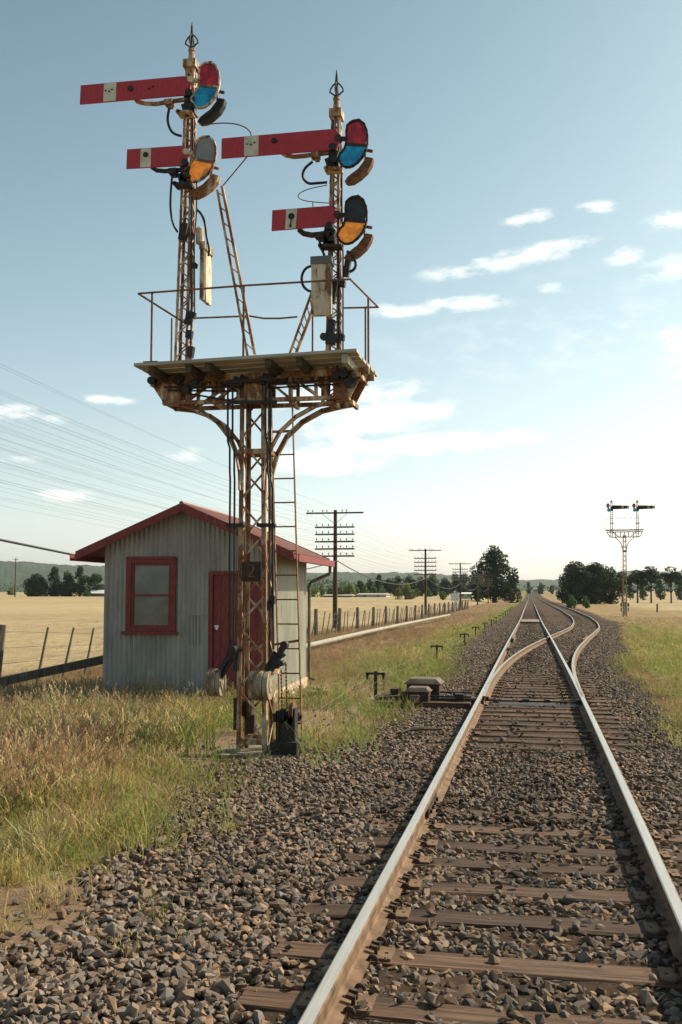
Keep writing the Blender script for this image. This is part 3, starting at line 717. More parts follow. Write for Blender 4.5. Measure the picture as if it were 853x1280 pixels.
def lattice(mb, bots, tops, w=.035, t=.006, bays=14, lace=.022, kl=0):
    """bots/tops: FL, FR, BR, BL"""
    sg = [(1,1),(-1,1),(-1,-1),(1,-1)]
    for b_, t_, (sx,sy) in zip(bots,tops,sg): mb.angle(b_,t_,w,t,sx,sy,0)
    for f in range(4):
        p,q = f,(f+1)%4; out = Vector([(0,-1,0),(1,0,0),(0,1,0),(-1,0,0)][f])*.004
        for i in range(bays):
            t0,t1 = i/bays,(i+1)/bays
            A = Vector(bots[p]).lerp(Vector(tops[p]),t0 if i%2==0 else t1); B = Vector(bots[q]).lerp(Vector(tops[q]),t1 if i%2==0 else t0)
            d=(B-A)*.06; mb.beam(A+d+out,B-d+out,.005,lace,(B-A).cross(out),kl)
zt_ = 4.30
def legs(pxb,pyb,pxt,pyt,Y): 
    return at(pxb,pyb,Y=Y), at(pxt,pyt,Y=Y)
def _fx(px,py): return at(px,py,Y=YF).x
LX0,RX0,LX1,RX1=_fx(295.5,932),_fx(333.5,932),_fx(300,500),_fx(331.5,500)
FLb,FLt = Vector((LX0,YF,-.17)), Vector((LX1,YF+.01,zt_)); FRb,FRt = Vector((RX0,YF,-.17)), Vector((RX1,YF+.01,zt_))
BLb,BLt = Vector((LX0,YB,-.17)), Vector((LX1,YB-.01,zt_)); BRb,BRt = Vector((RX0,YB,-.17)), Vector((RX1,YB-.01,zt_))
mb = MB(); lattice(mb,[FLb,FRb,BRb,BLb],[FLt,FRt,BRt,BLt],.056,.009,12,.026)
for z in (3.42,): 
    for (A,B) in ((FLb,FRb),(FRb,BRb),(BLb,BRb),(FLb,BLb)):
        mb.beam((A.x,A.y,z),(B.x,B.y,z),.012,.06)
for z in (-.04,):
    for (A,B) in ((FLb,FRb),(BLb,BRb)): mb.beam((A.x,A.y,z),(B.x,B.y,z),.012,.07)
# rivets along the front legs
for L0,L1 in ((FLb,FLt),(FRb,FRt)):
    for i in range(34):
        c=L0.lerp(L1,(i+.5)/34); mb.disc(c+Vector((.03 if L0 is FLb else -.03,-.008,0)),(0,1,0),.008,.008,6)
part(mb,'lattice_post','cream_rusty',SIG)
# number plate
A=at(302.5,702,Y=11.44); B=at(326.5,727,Y=11.44)
mb=MB(); mb.bb(A.x,B.x,11.44,11.452,B.z,A.z); np_=part(mb,'number_plate','darkrust',SIG)
cu=bpy.data.curves.new('numeral','FONT'); cu.body='2'; cu.size=.235; cu.extrude=.004; cu.align_x='CENTER'; cu.align_y='CENTER'; cu.offset=-.006
to=bpy.data.objects.new('numeral_src',cu); COL.objects.link(to); bpy.context.view_layer.update()
me_=bpy.data.meshes.new_from_object(to.evaluated_get(bpy.context.evaluated_depsgraph_get())); bpy.data.objects.remove(to)
mt=Matrix.Translation(Vector(((A.x+B.x)/2,11.433,(A.z+B.z)/2))-ORIG[SIG.name])@Matrix.Rotation(pi/2,4,'X'); me_.transform(mt)
me_.materials.clear(); me_.materials.append(simple('faded_yellow_numeral',(.30,.17,.06),(.18,.09,.035),14)); no=bpy.data.objects.new('numeral',me_); COL.objects.link(no); no.parent=np_

# bracket trusses
mb=MB()
def P(px,py,Y): return at(px,py,Y=YF)+Vector((0,Y-YF,0))
for Y in (YF-.03,YB+.03):
    def q(px,py): return P(px,py,Y)
    zt2=.0
    mb.beam(q(188,477),q(462,464),.05,.075)                    # top chord
    mb.beam(q(206,505),q(437,497),.05,.05)                     # bottom chord
    mb.beam(q(208,505),q(440,497)+Vector((0,0,-.05)),.07,.012) if False else None
    for (a,b_) in (((268,478),(268,502)),((299,476),(299,502)),((333,474),(333,500)),((364,472),(364,498)),((396,470),(396,497)),((236,478),(236,504))):
        mb.beam(q(*a),q(*b_),.04,.035,(0,1,0))
    for (a,b_) in (((264,481),(238,500)),((299,480),(272,501)),((338,478),(360,496)),((370,475),(396,493))):
        mb.beam(q(*a),q(*b_),.03,.045,(0,1,0))
    for arch in ([(301,612),(300.5,590),(297,570),(288,549),(273,530),(252,516),(228,508),(207,506)],[(330,612),(331.5,588),(338,564),(350,542),(370,523),(395,509),(420,503),(437,500)]):
        pts=[q(*z_) for z_ in arch]
        for i in range(len(pts)-1):
            d=(pts[i+1]-pts[i]).normalized()*.012; mb.beam(pts[i]-d,pts[i+1]+d,.075,.022,Vector((0,1,0)).cross(pts[i+1]-pts[i]))
            mb.beam(pts[i]-d+Vector((.0,.03*(1 if Y<YB else -1),.02)),pts[i+1]+d+Vector((0,.03*(1 if Y<YB else -1),.02)),.010,.05,Vector((0,1,0)).cross(pts[i+1]-pts[i]))
    e=Vector((0,.016,0))
    mb.prism([q(190,480),q(207,507),q(228,507),q(226,480)][::-1],e); mb.prism([q(417,468),q(455,466),q(437,500),q(417,500)][::-1],e)
mb.prism([P(308,471,YF-.07),P(308,503,YF-.07),P(330,502,YF-.07),P(330,470,YF-.07)],(0,.012,0))
for px in (206,232,268,364,418,440): 
    A=P(px,503,YF-.03); mb.beam(A,A+Vector((0,YB-YF+.06,0)),.04,.05)
for px,py in ((194,482),(450,470)): A=P(px,py,YF-.1); mb.beam(A,A+Vector((0,.55,0)),.05,.05)
for px in (312,320,326):
    for py in (476,498): mb.disc(P(px,py,YF-.078),(0,1,0),.010,.014,6)
part(mb,'bracket_frame','cream_rusty',SIG)
# greasy rodding and cranks under the deck
mb=MB()
for (a,b_,Y) in (((205,484),(300,484),11.38),((210,488),(296,489),11.42),((340,480),(430,474),11.38),((335,485),(425,480),11.42),((236,492),(300,503),11.36),((285,503),(345,503),11.38)):
    mb.tube([at(*a,Y=Y),at(*b_,Y=Y)],.012,6)
for (px,py) in ((190,476),(233,487),(222,476),(292,480),(300,478),(328,476),(337,474),(420,470),(430,468),(436,480),(243,480)):
    c=at(px,py,Y=11.4); mb.disc(c,(0,1,0),.05,.07,12); mb.box(c+Vector((.03,.03,.04)),(.09,.05,.10),(0,.5,0))
for (a,b_) in (((284,503),(346,503)),((286,478),(345,474))): mb.beam(at(*a,Y=11.36),at(*b_,Y=11.36),.05,.04)
part(mb,'crank_gear','dark',SIG)
# platform
DX0,DX1,DZ=-4.68,-1.985,4.43
pl=None; tilt=.018
ys=[10.93+.232*i for i in range(6)]
mb=MB()
for i,y in enumerate(ys):
    r_=rs.uniform(-.03,.03); x0,x1=DX0+rs.uniform(-.02,.02),DX1+rs.uniform(-.02,.02)
    k=0
    mb2=mb if i==0 else MB()
    mb2.hexa([Vector(v) for v in ((x0,y,DZ-.035),(x1,y,DZ-.035+tilt*2.7),(x1,y+.205,DZ-.035+tilt*2.7),(x0,y+.205,DZ-.035),(x0,y,DZ),(x1,y,DZ+tilt*2.7),(x1,y+.205,DZ+tilt*2.7),(x0,y+.205,DZ))])
    if i==0: pl=part(mb2,'platform','deck',SIG)
    else: sub(mb2,'plank','deck',pl)
for x in (-4.48,-4.02,-3.78,-3.05,-2.68,-2.14):
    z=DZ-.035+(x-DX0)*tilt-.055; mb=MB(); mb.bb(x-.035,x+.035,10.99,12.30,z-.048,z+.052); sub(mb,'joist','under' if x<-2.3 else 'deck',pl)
# handrail
HZ=1.02
def rp(px,py,back): return at(px,py,Y=12.33 if back else 10.98)
mb=MB(); r=.0125
fl,fm,fr=rp(173,367,0),rp(305,357,0),rp(438,349,0); br=rp(473,384,1); bl=rp(214,386,1)
mb.tube([fl,fm,fr],r,8); mb.tube([fr,br],r,8); mb.tube([rp(473,384,1),rp(430,385,1)],r,8); mb.tube([fl,rp(205,384,0)+Vector((0,.7,0)),rp(236,398,1)],r,8)
mb.tube([rp(236,398,1),rp(312,395,1)],r,8); mb.tube([rp(312,395,1),rp(330,398,1),rp(350,398,1),rp(372,396,1)],r,8)
for (px,py,pz) in ((190.5,366,451),(305,357,441)):
    a=rp(px,py,0); mb.tube([a,(a.x,a.y,DZ+.01)],r*1.1,8); mb.bb(a.x-.09,a.x+.09,a.y-.03,a.y+.03,DZ+.002,DZ+.022)
a=fr.lerp(br,.62); mb.tube([a,(a.x,a.y,DZ+.03)],r*1.1,8)
for (px,py) in ((457,385),(391,392),(215,398)):
    a=rp(px,py,1); mb.tube([a,(a.x,a.y,DZ+.02)],r,8)
part(mb,'handrail','rust',SIG,smooth=True)
# masts
def mast(b1,b2,t1,t2,ytop,ybot,cap,kind,d0=.19,d1=.12):
    y0=11.56; 
    fb=[at(b1,440,Y=y0),at(b2,440,Y=y0)]; ft=[at(t1,ytop,Y=y0+.03),at(t2,ytop,Y=y0+.03)]
    zb=4.03
    def ext(A,B): t=(zb-A.z)/(B.z-A.z); return A.lerp(B,t)
    fb=[ext(fb[0],ft[0]),ext(fb[1],ft[1])]
    bots=[fb[0],fb[1],fb[1]+Vector((0,d0,0)),fb[0]+Vector((0,d0,0))]; tops=[ft[0],ft[1],ft[1]+Vector((0,d1,0)),ft[0]+Vector((0,d1,0))]
    mb=MB(); lattice(mb,bots,tops,.034,.006,30,.017)
    c=sum(tops,Vector())/4; w=(tops[1]-tops[0]).length
    ms=part(mb,'doll_mast','cream_rusty',SIG)
    mb=MB(); mb.box(c+Vector((0,0,.05)),(w+.05,d1+.07,.10)); mb.box(c+Vector((0,0,.105)),(w-.01,d1+.0,.02))
    z=c.z+.11
    mb.tube([(c.x,c.y,z),(c.x,c.y,z+.13),(c.x,c.y,z+.135),(c.x,c.y,z+.155)],[.046,.036,.045,.045],12)
    fin=sub(mb,'mast_cap','cream_rusty',ms)
    mb=MB(); z+=.155
    mb.tube([(c.x,c.y,z),(c.x,c.y,z+.03),(c.x,c.y,z+.05)],[.045,.028,.02],10)
    for k in range(4):
        a=k*pi/2+pi/4*0; ux,uy=cos(a),sin(a)
        prof_=[(.015,.03),(.055,.065),(.085,.085),(.078,.12),(.05,.165),(.012,.20)]
        mb.tube([(c.x+ux*p,c.y+uy*p,z+q_) for p,q_ in prof_],.010,6)
    mb.tube([(c.x,c.y,z+.04),(c.x,c.y,z+.20),(c.x,c.y,z+.30),(c.x,c.y,z+.37)],[.010,.021,.014,.003],8)
    sub(mb,'finial','darkrust',ms)
    return ms
LM=mast(218,235,232,243,84,440,None,0); RM=mast(407,424,414.5,425,146,440,None,0)
# rods up the masts
mb=MB()
for pts,r in (([(241,142),(241.5,190),(240,260),(239,330),(239.5,400),(238,450)],.011),([(246,228),(246,265),(243,300),(243.5,395)],.009),([(238,118),(238,145)],.02)):
    mb.tube([at(*p,Y=11.52) for p in pts],r,6)
for (px,py,w_,h_) in ((239,394,12,8),(236,402,9,8),(237,418,8,10),(243,332,7,6),(230,290,10,22),(239,440,7,14)):
    c=at(px,py,Y=11.55); mb.box(c,(w_*.0095,.08,h_*.0095),(0,.15,0))
part(mb,'signal_rod','dark',SIG)
mb=MB()
for pts,r in (([(427.5,205),(427.5,250),(429,320),(429,440)],.010),([(417,150),(417,205)],.016),([(423.5,310),(424,360),(424,436)],.014)):
    mb.tube([at(*p,Y=11.52) for p in pts],r,6)
for (px,py,w_,h_) in ((414,410,9,20),(406,421,8,8),(414,425,12,12),(428,355,8,7),(428,422,6,7),(417,365,7,30),(434,336,7,20)):
    c=at(px,py,Y=11.52); mb.box(c,(w_*.0095,.08,h_*.0095),(0,.15,0))
mb.disc(at(405,421,Y=11.48),(0,1,0),.045,.05,14); mb.disc(at(415,423,Y=11.5),(0,1,0),.07,.06,14)
part(mb,'signal_rod','dark',SIG)
# arms
YA=11.40
def arm(tl,bl,tr,nose,br_,bx0,bx1,marks,labl):
    tl,bl,tr,nose,br_=[at(*p,Y=YA) for p in (tl,bl,tr,nose,br_)]
    cx_=(tr+br_)/2; rr=(tr-br_)/2; ex=nose-cx_
    arc=[cx_+rr*cos(t)+ex*sin(t) for t in np.linspace(0,pi,11)]
    mb=MB(); mb.prism([bl]+arc[::-1]+[tl],(0,.02,0)); a_=part(mb,'semaphore_arm','red',SIG); a_['label']=labl
    def along(px,t):                                  # point on the board at pixel column px, t from top to bottom
        f=(at(px,200,Y=YA).x-tl.x)/(tr.x-tl.x); return tl.lerp(tr,f).lerp(bl.lerp(br_,f),t)
    e=Vector((0,-.003,0)); mb=MB(); mb.prism([along(bx0,0.02)+e,along(bx0,.98)+e,along(bx1,.98)+e,along(bx1,.02)+e],(0,.003-.0005,0)); sub(mb,'white_band','white',a_)
    mb=MB()
    for (px,t,r_) in marks: mb.disc(along(px,t)+Vector((0,-.008,0)),(0,1,0),r_,.010,10)
    if mb.v: sub(mb,'stud','dark',a_)
    return a_,along,nose
SP_UP=[(460,735),(463,690),(465,620),(475,560),(530,515),(590,505),(640,545),(668,640),(655,750)]
SP_LO=[(650,762),(635,840),(590,910),(530,955),(460,970),(410,940),(385,880),(410,830),(445,790),(462,748)]
SP_OUT=[(463,690),(462,620),(470,560),(500,530),(530,512),(590,502),(640,540),(665,600),(674,660),(672,740),(655,810),(625,870),(580,922),(530,960),(495,972),(455,974),(410,945),(382,885),(405,832),(445,785),(458,740)]
CRES=[(640,905),(665,868),(728,880),(715,935),(670,1010),(600,1075),(530,1120),(470,1128),(445,1112),(470,1070),(520,1030),(580,985)]
def spectacle(cx_,cy_,sc,m1,m2,mc,rim,rot=0.0):
    def T(p,dx=0,dy=0):
        x=(p[0]/8.53+195-257)*sc; y=(p[1]/8.53+20-106.5)*sc
        return (cx_+x*cos(rot)-y*sin(rot)+dx, cy_+x*sin(rot)+y*cos(rot)+dy)
    Y=11.44
    mb=MB(); pts=[at(*T(p),Y=Y) for p in SP_OUT]
    for i in range(len(pts)): 
        a,b_=pts[i],pts[(i+1)%len(pts)]; mb.beam(a-(b_-a)*.1,b_+(b_-a)*.1,.035,.022,Vector((0,1,0)).cross(b_-a))
    mb.beam(at(*T((462,740)),Y=Y),at(*T((655,756)),Y=Y),.02,.03)
    mb.beam(at(*T((465,690)),Y=Y),at(*T((395,690)),Y=Y-.01),.03,.05); mb.disc(at(*T((385,690)),Y=Y-.02),(0,1,0),.04,.10,14)
    s_=part(mb,'spectacle',rim,SIG)
    mb=MB(); mb.prism([at(*T(p),Y=Y) for p in SP_UP][::-1],(0,.005,0)); sub(mb,'lens',m1,s_)
    mb=MB(); mb.prism([at(*T(p),Y=Y) for p in SP_LO][::-1],(0,.005,0)); sub(mb,'lens',m2,s_)
    mb=MB(); oc=[at(*T(p),Y=Y+.06) for p in CRES]; mb.prism(oc[::-1],(0,.10,0))
    c1=[at(*T(p),Y=Y+.055) for p in ((665,890),(640,960),(570,1040),(480,1105))]; mb.tube(c1,.010,6)
    mb.beam(at(*T((640,800)),Y=Y+.05),at(*T((725,815)),Y=Y+.05),.03,.03); mb.beam(at(*T((650,790)),Y=Y+.05),at(*T((650,900)),Y=Y+.08),.02,.03)
    part(mb,'back_light_blinder',mc,SIG)
    return s_
arm((101.1,106.7),(99.9,130.2),(229.5,95),(238.5,106.7),(229.5,119),128.4,143.9,[(131,.42,.010),(135.5,.47,.010),(139,.38,.010),(162,.42,.038),(185,.5,.012),(190,.42,.012)],'long red arm on the left mast, topmost of the four')
arm((159.1,186.7),(158,210.8),(226.5,182),(235.3,194.6),(226.5,207),176,189,[(182.5,.35,.035)],'short red arm low on the left mast')
arm((277.3,173),(276.7,198),(417,160.9),(424.2,174.4),(417,187.3),305.6,323.4,[(309,.40,.010),(314,.45,.010),(318.5,.36,.010),(343,.34,.036)],'long red arm at the top of the right mast')
_,al,_n=arm((340.6,262.8),(339.6,288.4),(413,257),(421,270),(410,282.8),358.4,372,[(365.5,.38,.040),(365,.85,.016)],'short red arm low on the right mast')
mb=MB(); mb.beam(al(365.5,.4)+Vector((0,-.008,0)),al(365,.85)+Vector((0,-.008,0)),.010,.022); part(mb,'stud_strip','dark',SIG)
spectacle(257,106.5,1.03,'l_red','l_blue','dark','cream'); spectacle(251,199,1.06,'l_grey','l_amber','cream_rusty','cream',.12)
spectacle(441.5,179.6,1.07,'l_red','l_blue','rust','darkrust'); spectacle(440.5,275,1.08,'l_dark','l_amber','rust','darkrust')
# lamp brackets and mechanisms under each arm
def gear(cx_,cy_,tubepts,mt,foot,r=.028):
    mb=MB(); mb.tube([at(*p,Y=11.46) for p in tubepts],r,10); c=at(tubepts[-2][0],tubepts[-2][1]+2,Y=11.44); mb.box(c,(.10,.10,.07)); mb.box(c+Vector((.02,0,-.05)),(.05,.05,.04))
    part(mb,'lamp_bracket',mt,SIG,smooth=True)
    mb=MB()
    for (dx,dy,w_,h_,r_) in ((0,0,9,22,.1),(-4,6,7,14,-.3),(4,-3,6,14,.3),(3,9,7,10,0),(-1,-12,8,9,.2),(6,6,4,16,-.2)):
        mb.box(at(cx_+dx,cy_+dy,Y=11.49),(w_*.0094,.12,h_*.0094),(0,r_,0))
    mb.disc(at(cx_+1,cy_-14,Y=11.45),(0,1,0),.045,.14,14); mb.disc(at(cx_+4,cy_+2,Y=11.45),(0,1,0),.035,.14,12); mb.disc(at(cx_-3,cy_+10,Y=11.42),(0,1,0),.03,.06,12)
    part(mb,'lamp_mechanism','dark',SIG)
    mb=MB(); a=at(foot[0],foot[1],Y=11.42); b_=at(foot[2],foot[1],Y=11.42); mb.beam(a,b_,.16,.03); mb.disc(a,(0,1,0),.028,.16,12); part(mb,'lamp_foot',mt,SIG)
gear(237,132,[(169,123),(172,127),(182,129.5),(196,130),(212,127),(236,124)],'cream_rusty',(225,142.5,242))
gear(232,219,[(190,209),(196,213),(206,214),(217,213),(234,212)],'dark',(221,232,241))
gear(416,200,[(350,189),(357,194),(368,196),(380,195),(395,193),(420,190)],'cream_rusty',(409,213,428))
gear(412,298,[(374,287),(380,292),(390,294),(400,293),(416,290)],'darkrust',(402,309,428),.034)
# motors
def motor(px0,px1,py0,py1,y0,y1,lid):
    A=at(px0,py0,Y=y0); B=at(px1,py1,Y=y0); mb=MB(); mb.bb(A.x,B.x,y0,y1,B.z,A.z-.06)
    mb.bb(A.x-.006,A.x+.012,y0-.006,y0,B.z,A.z-.06); mb.bb(B.x-.012,B.x+.006,y0-.006,y0,B.z,A.z-.06)
    mb.bb(A.x+.02,B.x-.02,y0-.004,y0-.001,B.z+.16,B.z+.17)
    s_=part(mb,'signal_motor','cream',SIG); mb=MB(); mb.bb(A.x-.015,B.x+.015,y0-.015,y1+.015,A.z-.075,A.z+.02); sub(mb,'motor_lid',lid,s_); return A,B,s_
motor(390,413.5,323,391,11.36,11.50,'greymetal')
A,B,s_=motor(251,255,304,374,11.55,11.84,'cream')
mb=MB(); c=at(250,293,Y=11.62); mb.tube([c+Vector((0,0,-.12)),c+Vector((0,0,.07)),c+Vector((0,0,.09))],[.05,.05,.03],12); part(mb,'motor_conduit_box','cream',SIG)
# cables
for pts,r in (([(212,134),(209,150),(213,163),(219,168),(227,170)],.017),([(216,214),(213.5,240),(213,262),(216,280),(222,290)],.014),
    ([(246,262),(252,267),(257,280),(258,295),(262,310),(261,320)],.016),([(391,202),(380,211),(378,222),(385,230),(396,229),(409,228)],.017),
    ([(409,231.5),(390,235),(376,240),(371.5,246),(378,250.5),(392,252.5),(412,254)],.006),([(399,299),(401,308),(406,320)],.016),
    ([(391,332),(382,335),(377,345),(378,356),(384,363),(391,365)],.017),([(434,314),(442,320),(445.5,330),(443,337),(437,340)],.018),
    ([(255,157),(265,154.5),(285,153.5),(300,156),(310,161),(315,168),(314,190),(300,207),(279,232)],.008),([(391,252),(391.5,260)],.006)):
    mb=MB(); Q=[at(*p,Y=11.50) for p in pts]
    # smooth the path
    for _ in range(2):
        R2=[Q[0]]
        for i in range(len(Q)-1): R2+= [Q[i].lerp(Q[i+1],.25),Q[i].lerp(Q[i+1],.75)]
        Q=R2+[Q[-1]]
    mb.tube(Q,r,7); part(mb,'cable','cable' if r>.01 else 'rust',SIG,smooth=True)
# stays
def stay(a0,a1,b0,b1,Ya,Yb):
    mb=MB(); A0=at(*a0,Y=Ya); B0=at(*b0,Y=Yb); A1=at(*a1,Y=Ya); B1=at(*b1,Y=Yb)
    mb.angle(A0,B0,.034,.006,1,1); mb.angle(A1,B1,.034,.006,-1,1)
    n_=11
    for i in range(n_):
        t0,t1=(i+.15)/n_,(i+.7)/n_; mb.beam(A0.lerp(B0,t0)+Vector((.02,.004,0)),A1.lerp(B1,t1)+Vector((-.02,.004,0)),.004,.014,(0,0,1))
    part(mb,'mast_stay','cream_rusty',SIG)
stay((270,237),(279,232),(308,445),(320,443),11.62,12.0); stay((401,330),(408,345),(361,441),(372,440),11.60,12.0)
# ladder
mb=MB(); tR=at(365,480,Y=12.02); bR=at(378,928,Y=12.02); bR.z=-.12; dx=Vector((-.275,0,0))
mb.beam(tR,bR,.012,.045,(0,1,0)); mb.beam(tR+dx,bR+dx,.012,.045,(0,1,0))
zs=np.arange(.12,4.35,.302)
for z in zs:
    t=(tR.z-z)/(tR.z-bR.z); c=tR.lerp(bR,t); mb.tube([c+dx,c],.010,6)
mb.beam(tR+Vector((0,0,-.6)),BRt+Vector((0,0,-.6)),.01,.03); mb.beam(tR.lerp(bR,.72),BRb.lerp(BRt,.28),.01,.03)
part(mb,'ladder','rust',SIG)
# pull rods
def rod(pts,Y,r=.013):
    mb=MB(); mb.tube([at(*p,Y=Y) for p in pts],r,8); return part(mb,'pull_rod','cable',SIG,smooth=True)
rod([(285,478),(285,552),(287.5,560),(287.5,590),(288,600),(287,700),(287,825)],11.42); rod([(291,478),(291,552),(293,560),(293,590),(293.5,600),(293,700),(292.5,818)],11.42)
rod([(332,478),(332,545),(334.5,556),(335,590),(337,600),(337,700),(337,822)],11.42); rod([(338,478),(338.5,600),(341,610),(341,700),(342,812)],11.45)
for (a,b_) in (((285,656.5),(303,656.5)),((324,656.5),(342,656.5))):
    mb=MB(); mb.beam(at(*a,Y=11.41),at(*b_,Y=11.41),.05,.045); mb.disc(at(*a,Y=11.41),(0,1,0),.025,.07,10); mb.disc(at(*b_,Y=11.41),(0,1,0),.03,.07,10); part(mb,'rod_clamp','dark',SIG)
# balance weights, levers
def weight(px,py,Y,r,w_,mt):
    c=at(px,py,Y=Y); mb=MB(); mb.disc(c,(1,.0,0),r,w_*.42,32); mb.disc(c+Vector((w_*.36,0,0)),(1,0,0),r*1.0,w_*.24,32,r2=r*.97); mb.disc(c-Vector((w_*.34,0,0)),(1,0,0),r*.97,w_*.22,32)
    mb.disc(c+Vector((w_*.5,0,0)),(1,0,0),.03,.02,12); mb.disc(c,(1,0,0),r*.5,w_*1.04,20)
    return part(mb,'balance_weight',mt,SIG,bevel=.006),c
M['cream_flat']=painted('chalky_cream_paint',(.38,.31,.21),(.25,.20,.135),(.18,.11,.06),(.09,.055,.035),lo=.40,hi=.52)
_,c1=weight(270,853,11.55,.168,.17,'cream_flat'); _,c2=weight(326,857,11.25,.172,.25,'cream_flat')
mb=MB()
for d in (-.03,.03):
    mb.beam(c1+Vector((d,-.02,0)),at(291,816,Y=11.45)+Vector((d,0,0)),.018,.06,(0,0,1))
mb.box(at(291,818,Y=11.45),(.09,.08,.10),(0,.3,0)); mb.box(at(296,828,Y=11.48),(.05,.06,.20),(0,.1,0)); mb.tube([at(288,800,Y=11.44),at(289,815,Y=11.44)],.02,8); mb.disc(at(291,812,Y=11.42),(0,1,0),.05,.1,14); mb.beam(at(284,815,Y=11.44),at(303,812,Y=11.5),.05,.04)
part(mb,'weight_lever','dark',SIG)
mb=MB()
for d in (-.03,.03): mb.beam(c2+Vector((d,.02,0)),at(348,815,Y=11.42)+Vector((d,0,0)),.018,.06,(0,0,1))
mb.beam(at(328,845,Y=11.3),at(358,806,Y=11.45),.03,.05); mb.box(at(345,823,Y=11.42),(.10,.08,.08),(0,.6,0)); mb.box(at(352,814,Y=11.42),(.06,.07,.10),(0,.2,0)); mb.box(at(337,833,Y=11.4),(.08,.06,.06),(0,.5,0)); mb.beam(at(340,830,Y=11.36),at(357,818,Y=11.36),.02,.03)
mb.disc(at(356,806,Y=11.4),(0,1,0),.045,.10,14); mb.disc(at(352,829,Y=11.4),(0,1,0),.035,.10,14); mb.disc(at(346,832,Y=11.4),(0,1,0),.035,.10,14); part(mb,'weight_lever','dark',SIG)
mb=MB(); mb.box(at(341,750,Y=11.43),(.06,.05,.10)); mb.box(at(337,757,Y=11.43),(.05,.05,.12)); part(mb,'rod_joint','dark',SIG)
mb=MB(); mb.beam(at(334,838,Y=11.35),at(350,840,Y=11.7),.05,.05); mb.beam(at(318,812,Y=11.5),at(331,806,Y=11.5),.03,.04); part(mb,'lever_bracket','cream_rusty',SIG)
for (px,p0,p1) in ((351.5,836,892),(357.5,828,886)):
    mb=MB(); A=at(px,p0,Y=11.5); B=at(px+1.5,p1,Y=11.5); n_=24
    for i in range(n_):
        c=A.lerp(B,(i+.5)/n_); mb.box(c,(.020 if i%2 else .007,.007 if i%2 else .020,.030))
    part(mb,'chain','rust',SIG)
for (px,py,y,r) in ((366,888,11.55,.115),(354,895,11.5,.09),(373,896,11.7,.055)):
    mb=MB(); c=at(px,py,Y=y); mb.disc(c-Vector((.018,0,0)),(1,0,0),r,.012,28); mb.disc(c+Vector((.018,0,0)),(1,0,0),r,.012,28); mb.disc(c,(1,0,0),r*.82,.03,24); mb.disc(c,(1,0,0),.03,.09,12)
    part(mb,'pulley_wheel','rust' if r>.1 else 'dark',SIG)
mb=MB(); c=at(357,908,Y=11.5)
for (dx,dz,w_,h_) in ((-.09,0,.04,.36),(.02,-.02,.12,.30),(.10,.02,.04,.38),(-.03,.12,.10,.10),(.06,.10,.06,.16),(-.12,.10,.05,.1)): mb.box(c+Vector((dx,0.05,dz)),(w_,.16,h_))
mb.bb(c.x-.16,c.x+.16,11.4,11.8,-.16,-.02); part(mb,'pulley_frame','dark',SIG)
mb=MB(); c=at(296,890,Y=11.72); mb.box(c+Vector((0,0,-.02)),(.05,.10,.38)); mb.disc(at(313,885,Y=11.7),(1,0,0),.12,.04,24); mb.disc(at(306,884,Y=11.7),(1,0,0),.11,.04,24); mb.box(at(314,905,Y=11.72),(.09,.10,.22)); part(mb,'pulley_wheel','darkrust',SIG)

# ================================================================ hut
HUT = thing('lineside_hut','small grey corrugated iron hut with red door, red window and red gable boards','hut',(-4.50,16.56,-.15))
HR=radians(2.6); HUT.rotation_euler=(0,0,HR)
ORIG[HUT.name]=Vector((0,0,0))               # parts are written in the hut's own axes
HM=Matrix.Translation(Vector((-4.50,16.56,-.15)))@Matrix.Rotation(HR,4,'Z'); HI=HM.inverted()
def hl(px,py,ly=0.0):                        # pixel -> hut axes on the plane y = ly
    o0=HI@Vector((0,0,CAMH)); d=(HI.to_3x3()@ray(px,py)); t=(ly-o0.y)/d.y; return o0+d*t
W_,LEN,EV=2.98,3.15,2.66
RIDX=-1.52; SL=.435
def roofz(x): return 3.36-SL*abs(x-RIDX)
win=[hl(160,697),hl(220,792)]; dr=[hl(262.5,714),hl(328,863)]
WX0,WX1,WZ0,WZ1=win[0].x,win[1].x,win[1].z,win[0].z; DX0_,DX1_,DZ0_,DZ1_=dr[0].x,dr[1].x,.06,dr[0].z
def corr(mb,x0,x1,fz0,fz1,holes,place,amp=.014,pitch=.088):
    n_=int(abs(x1-x0)/pitch*6); last=None
    for i in range(n_):
        a=x0+(x1-x0)*i/n_; b_=x0+(x1-x0)*(i+1)/n_; m_=(a+b_)/2
        iv=[(fz0(m_),None)]; segs=[]; z=fz0(m_); 
        hs=sorted([h for h in holes if h[0]<m_<h[1]],key=lambda h:h[2])
        for h in hs:
            if h[2]>z: segs.append((z,h[2]))
            z=h[3]
        segs.append((z,'top'))
        ya=-amp*sin(2*pi*a/pitch); yb=-amp*sin(2*pi*b_/pitch)
        for (s0,s1) in segs:
            ta=fz1(a) if s1=='top' else s1; tb=fz1(b_) if s1=='top' else s1
            mb.add([place(a,ya,s0),place(b_,yb,s0),place(b_,yb,tb),place(a,ya,ta)],[(0,1,2,3)])
wallt=lambda x: roofz(x)-.03
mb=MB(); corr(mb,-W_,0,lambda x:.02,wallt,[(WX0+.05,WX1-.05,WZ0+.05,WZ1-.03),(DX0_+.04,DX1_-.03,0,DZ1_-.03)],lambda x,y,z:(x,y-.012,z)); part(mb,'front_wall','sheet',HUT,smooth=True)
mb=MB(); corr(mb,0,LEN,lambda x:.16,lambda x:roofz(0)-.03,[],lambda x,y,z:(.012-y,x,z)); part(mb,'side_wall','sheet_sunlit',HUT,smooth=True)
mb=MB(); corr(mb,0,LEN,lambda x:.02,lambda x:roofz(-W_)-.03,[],lambda x,y,z:(-W_-.012+y,x,z)); part(mb,'side_wall','sheet',HUT,smooth=True)
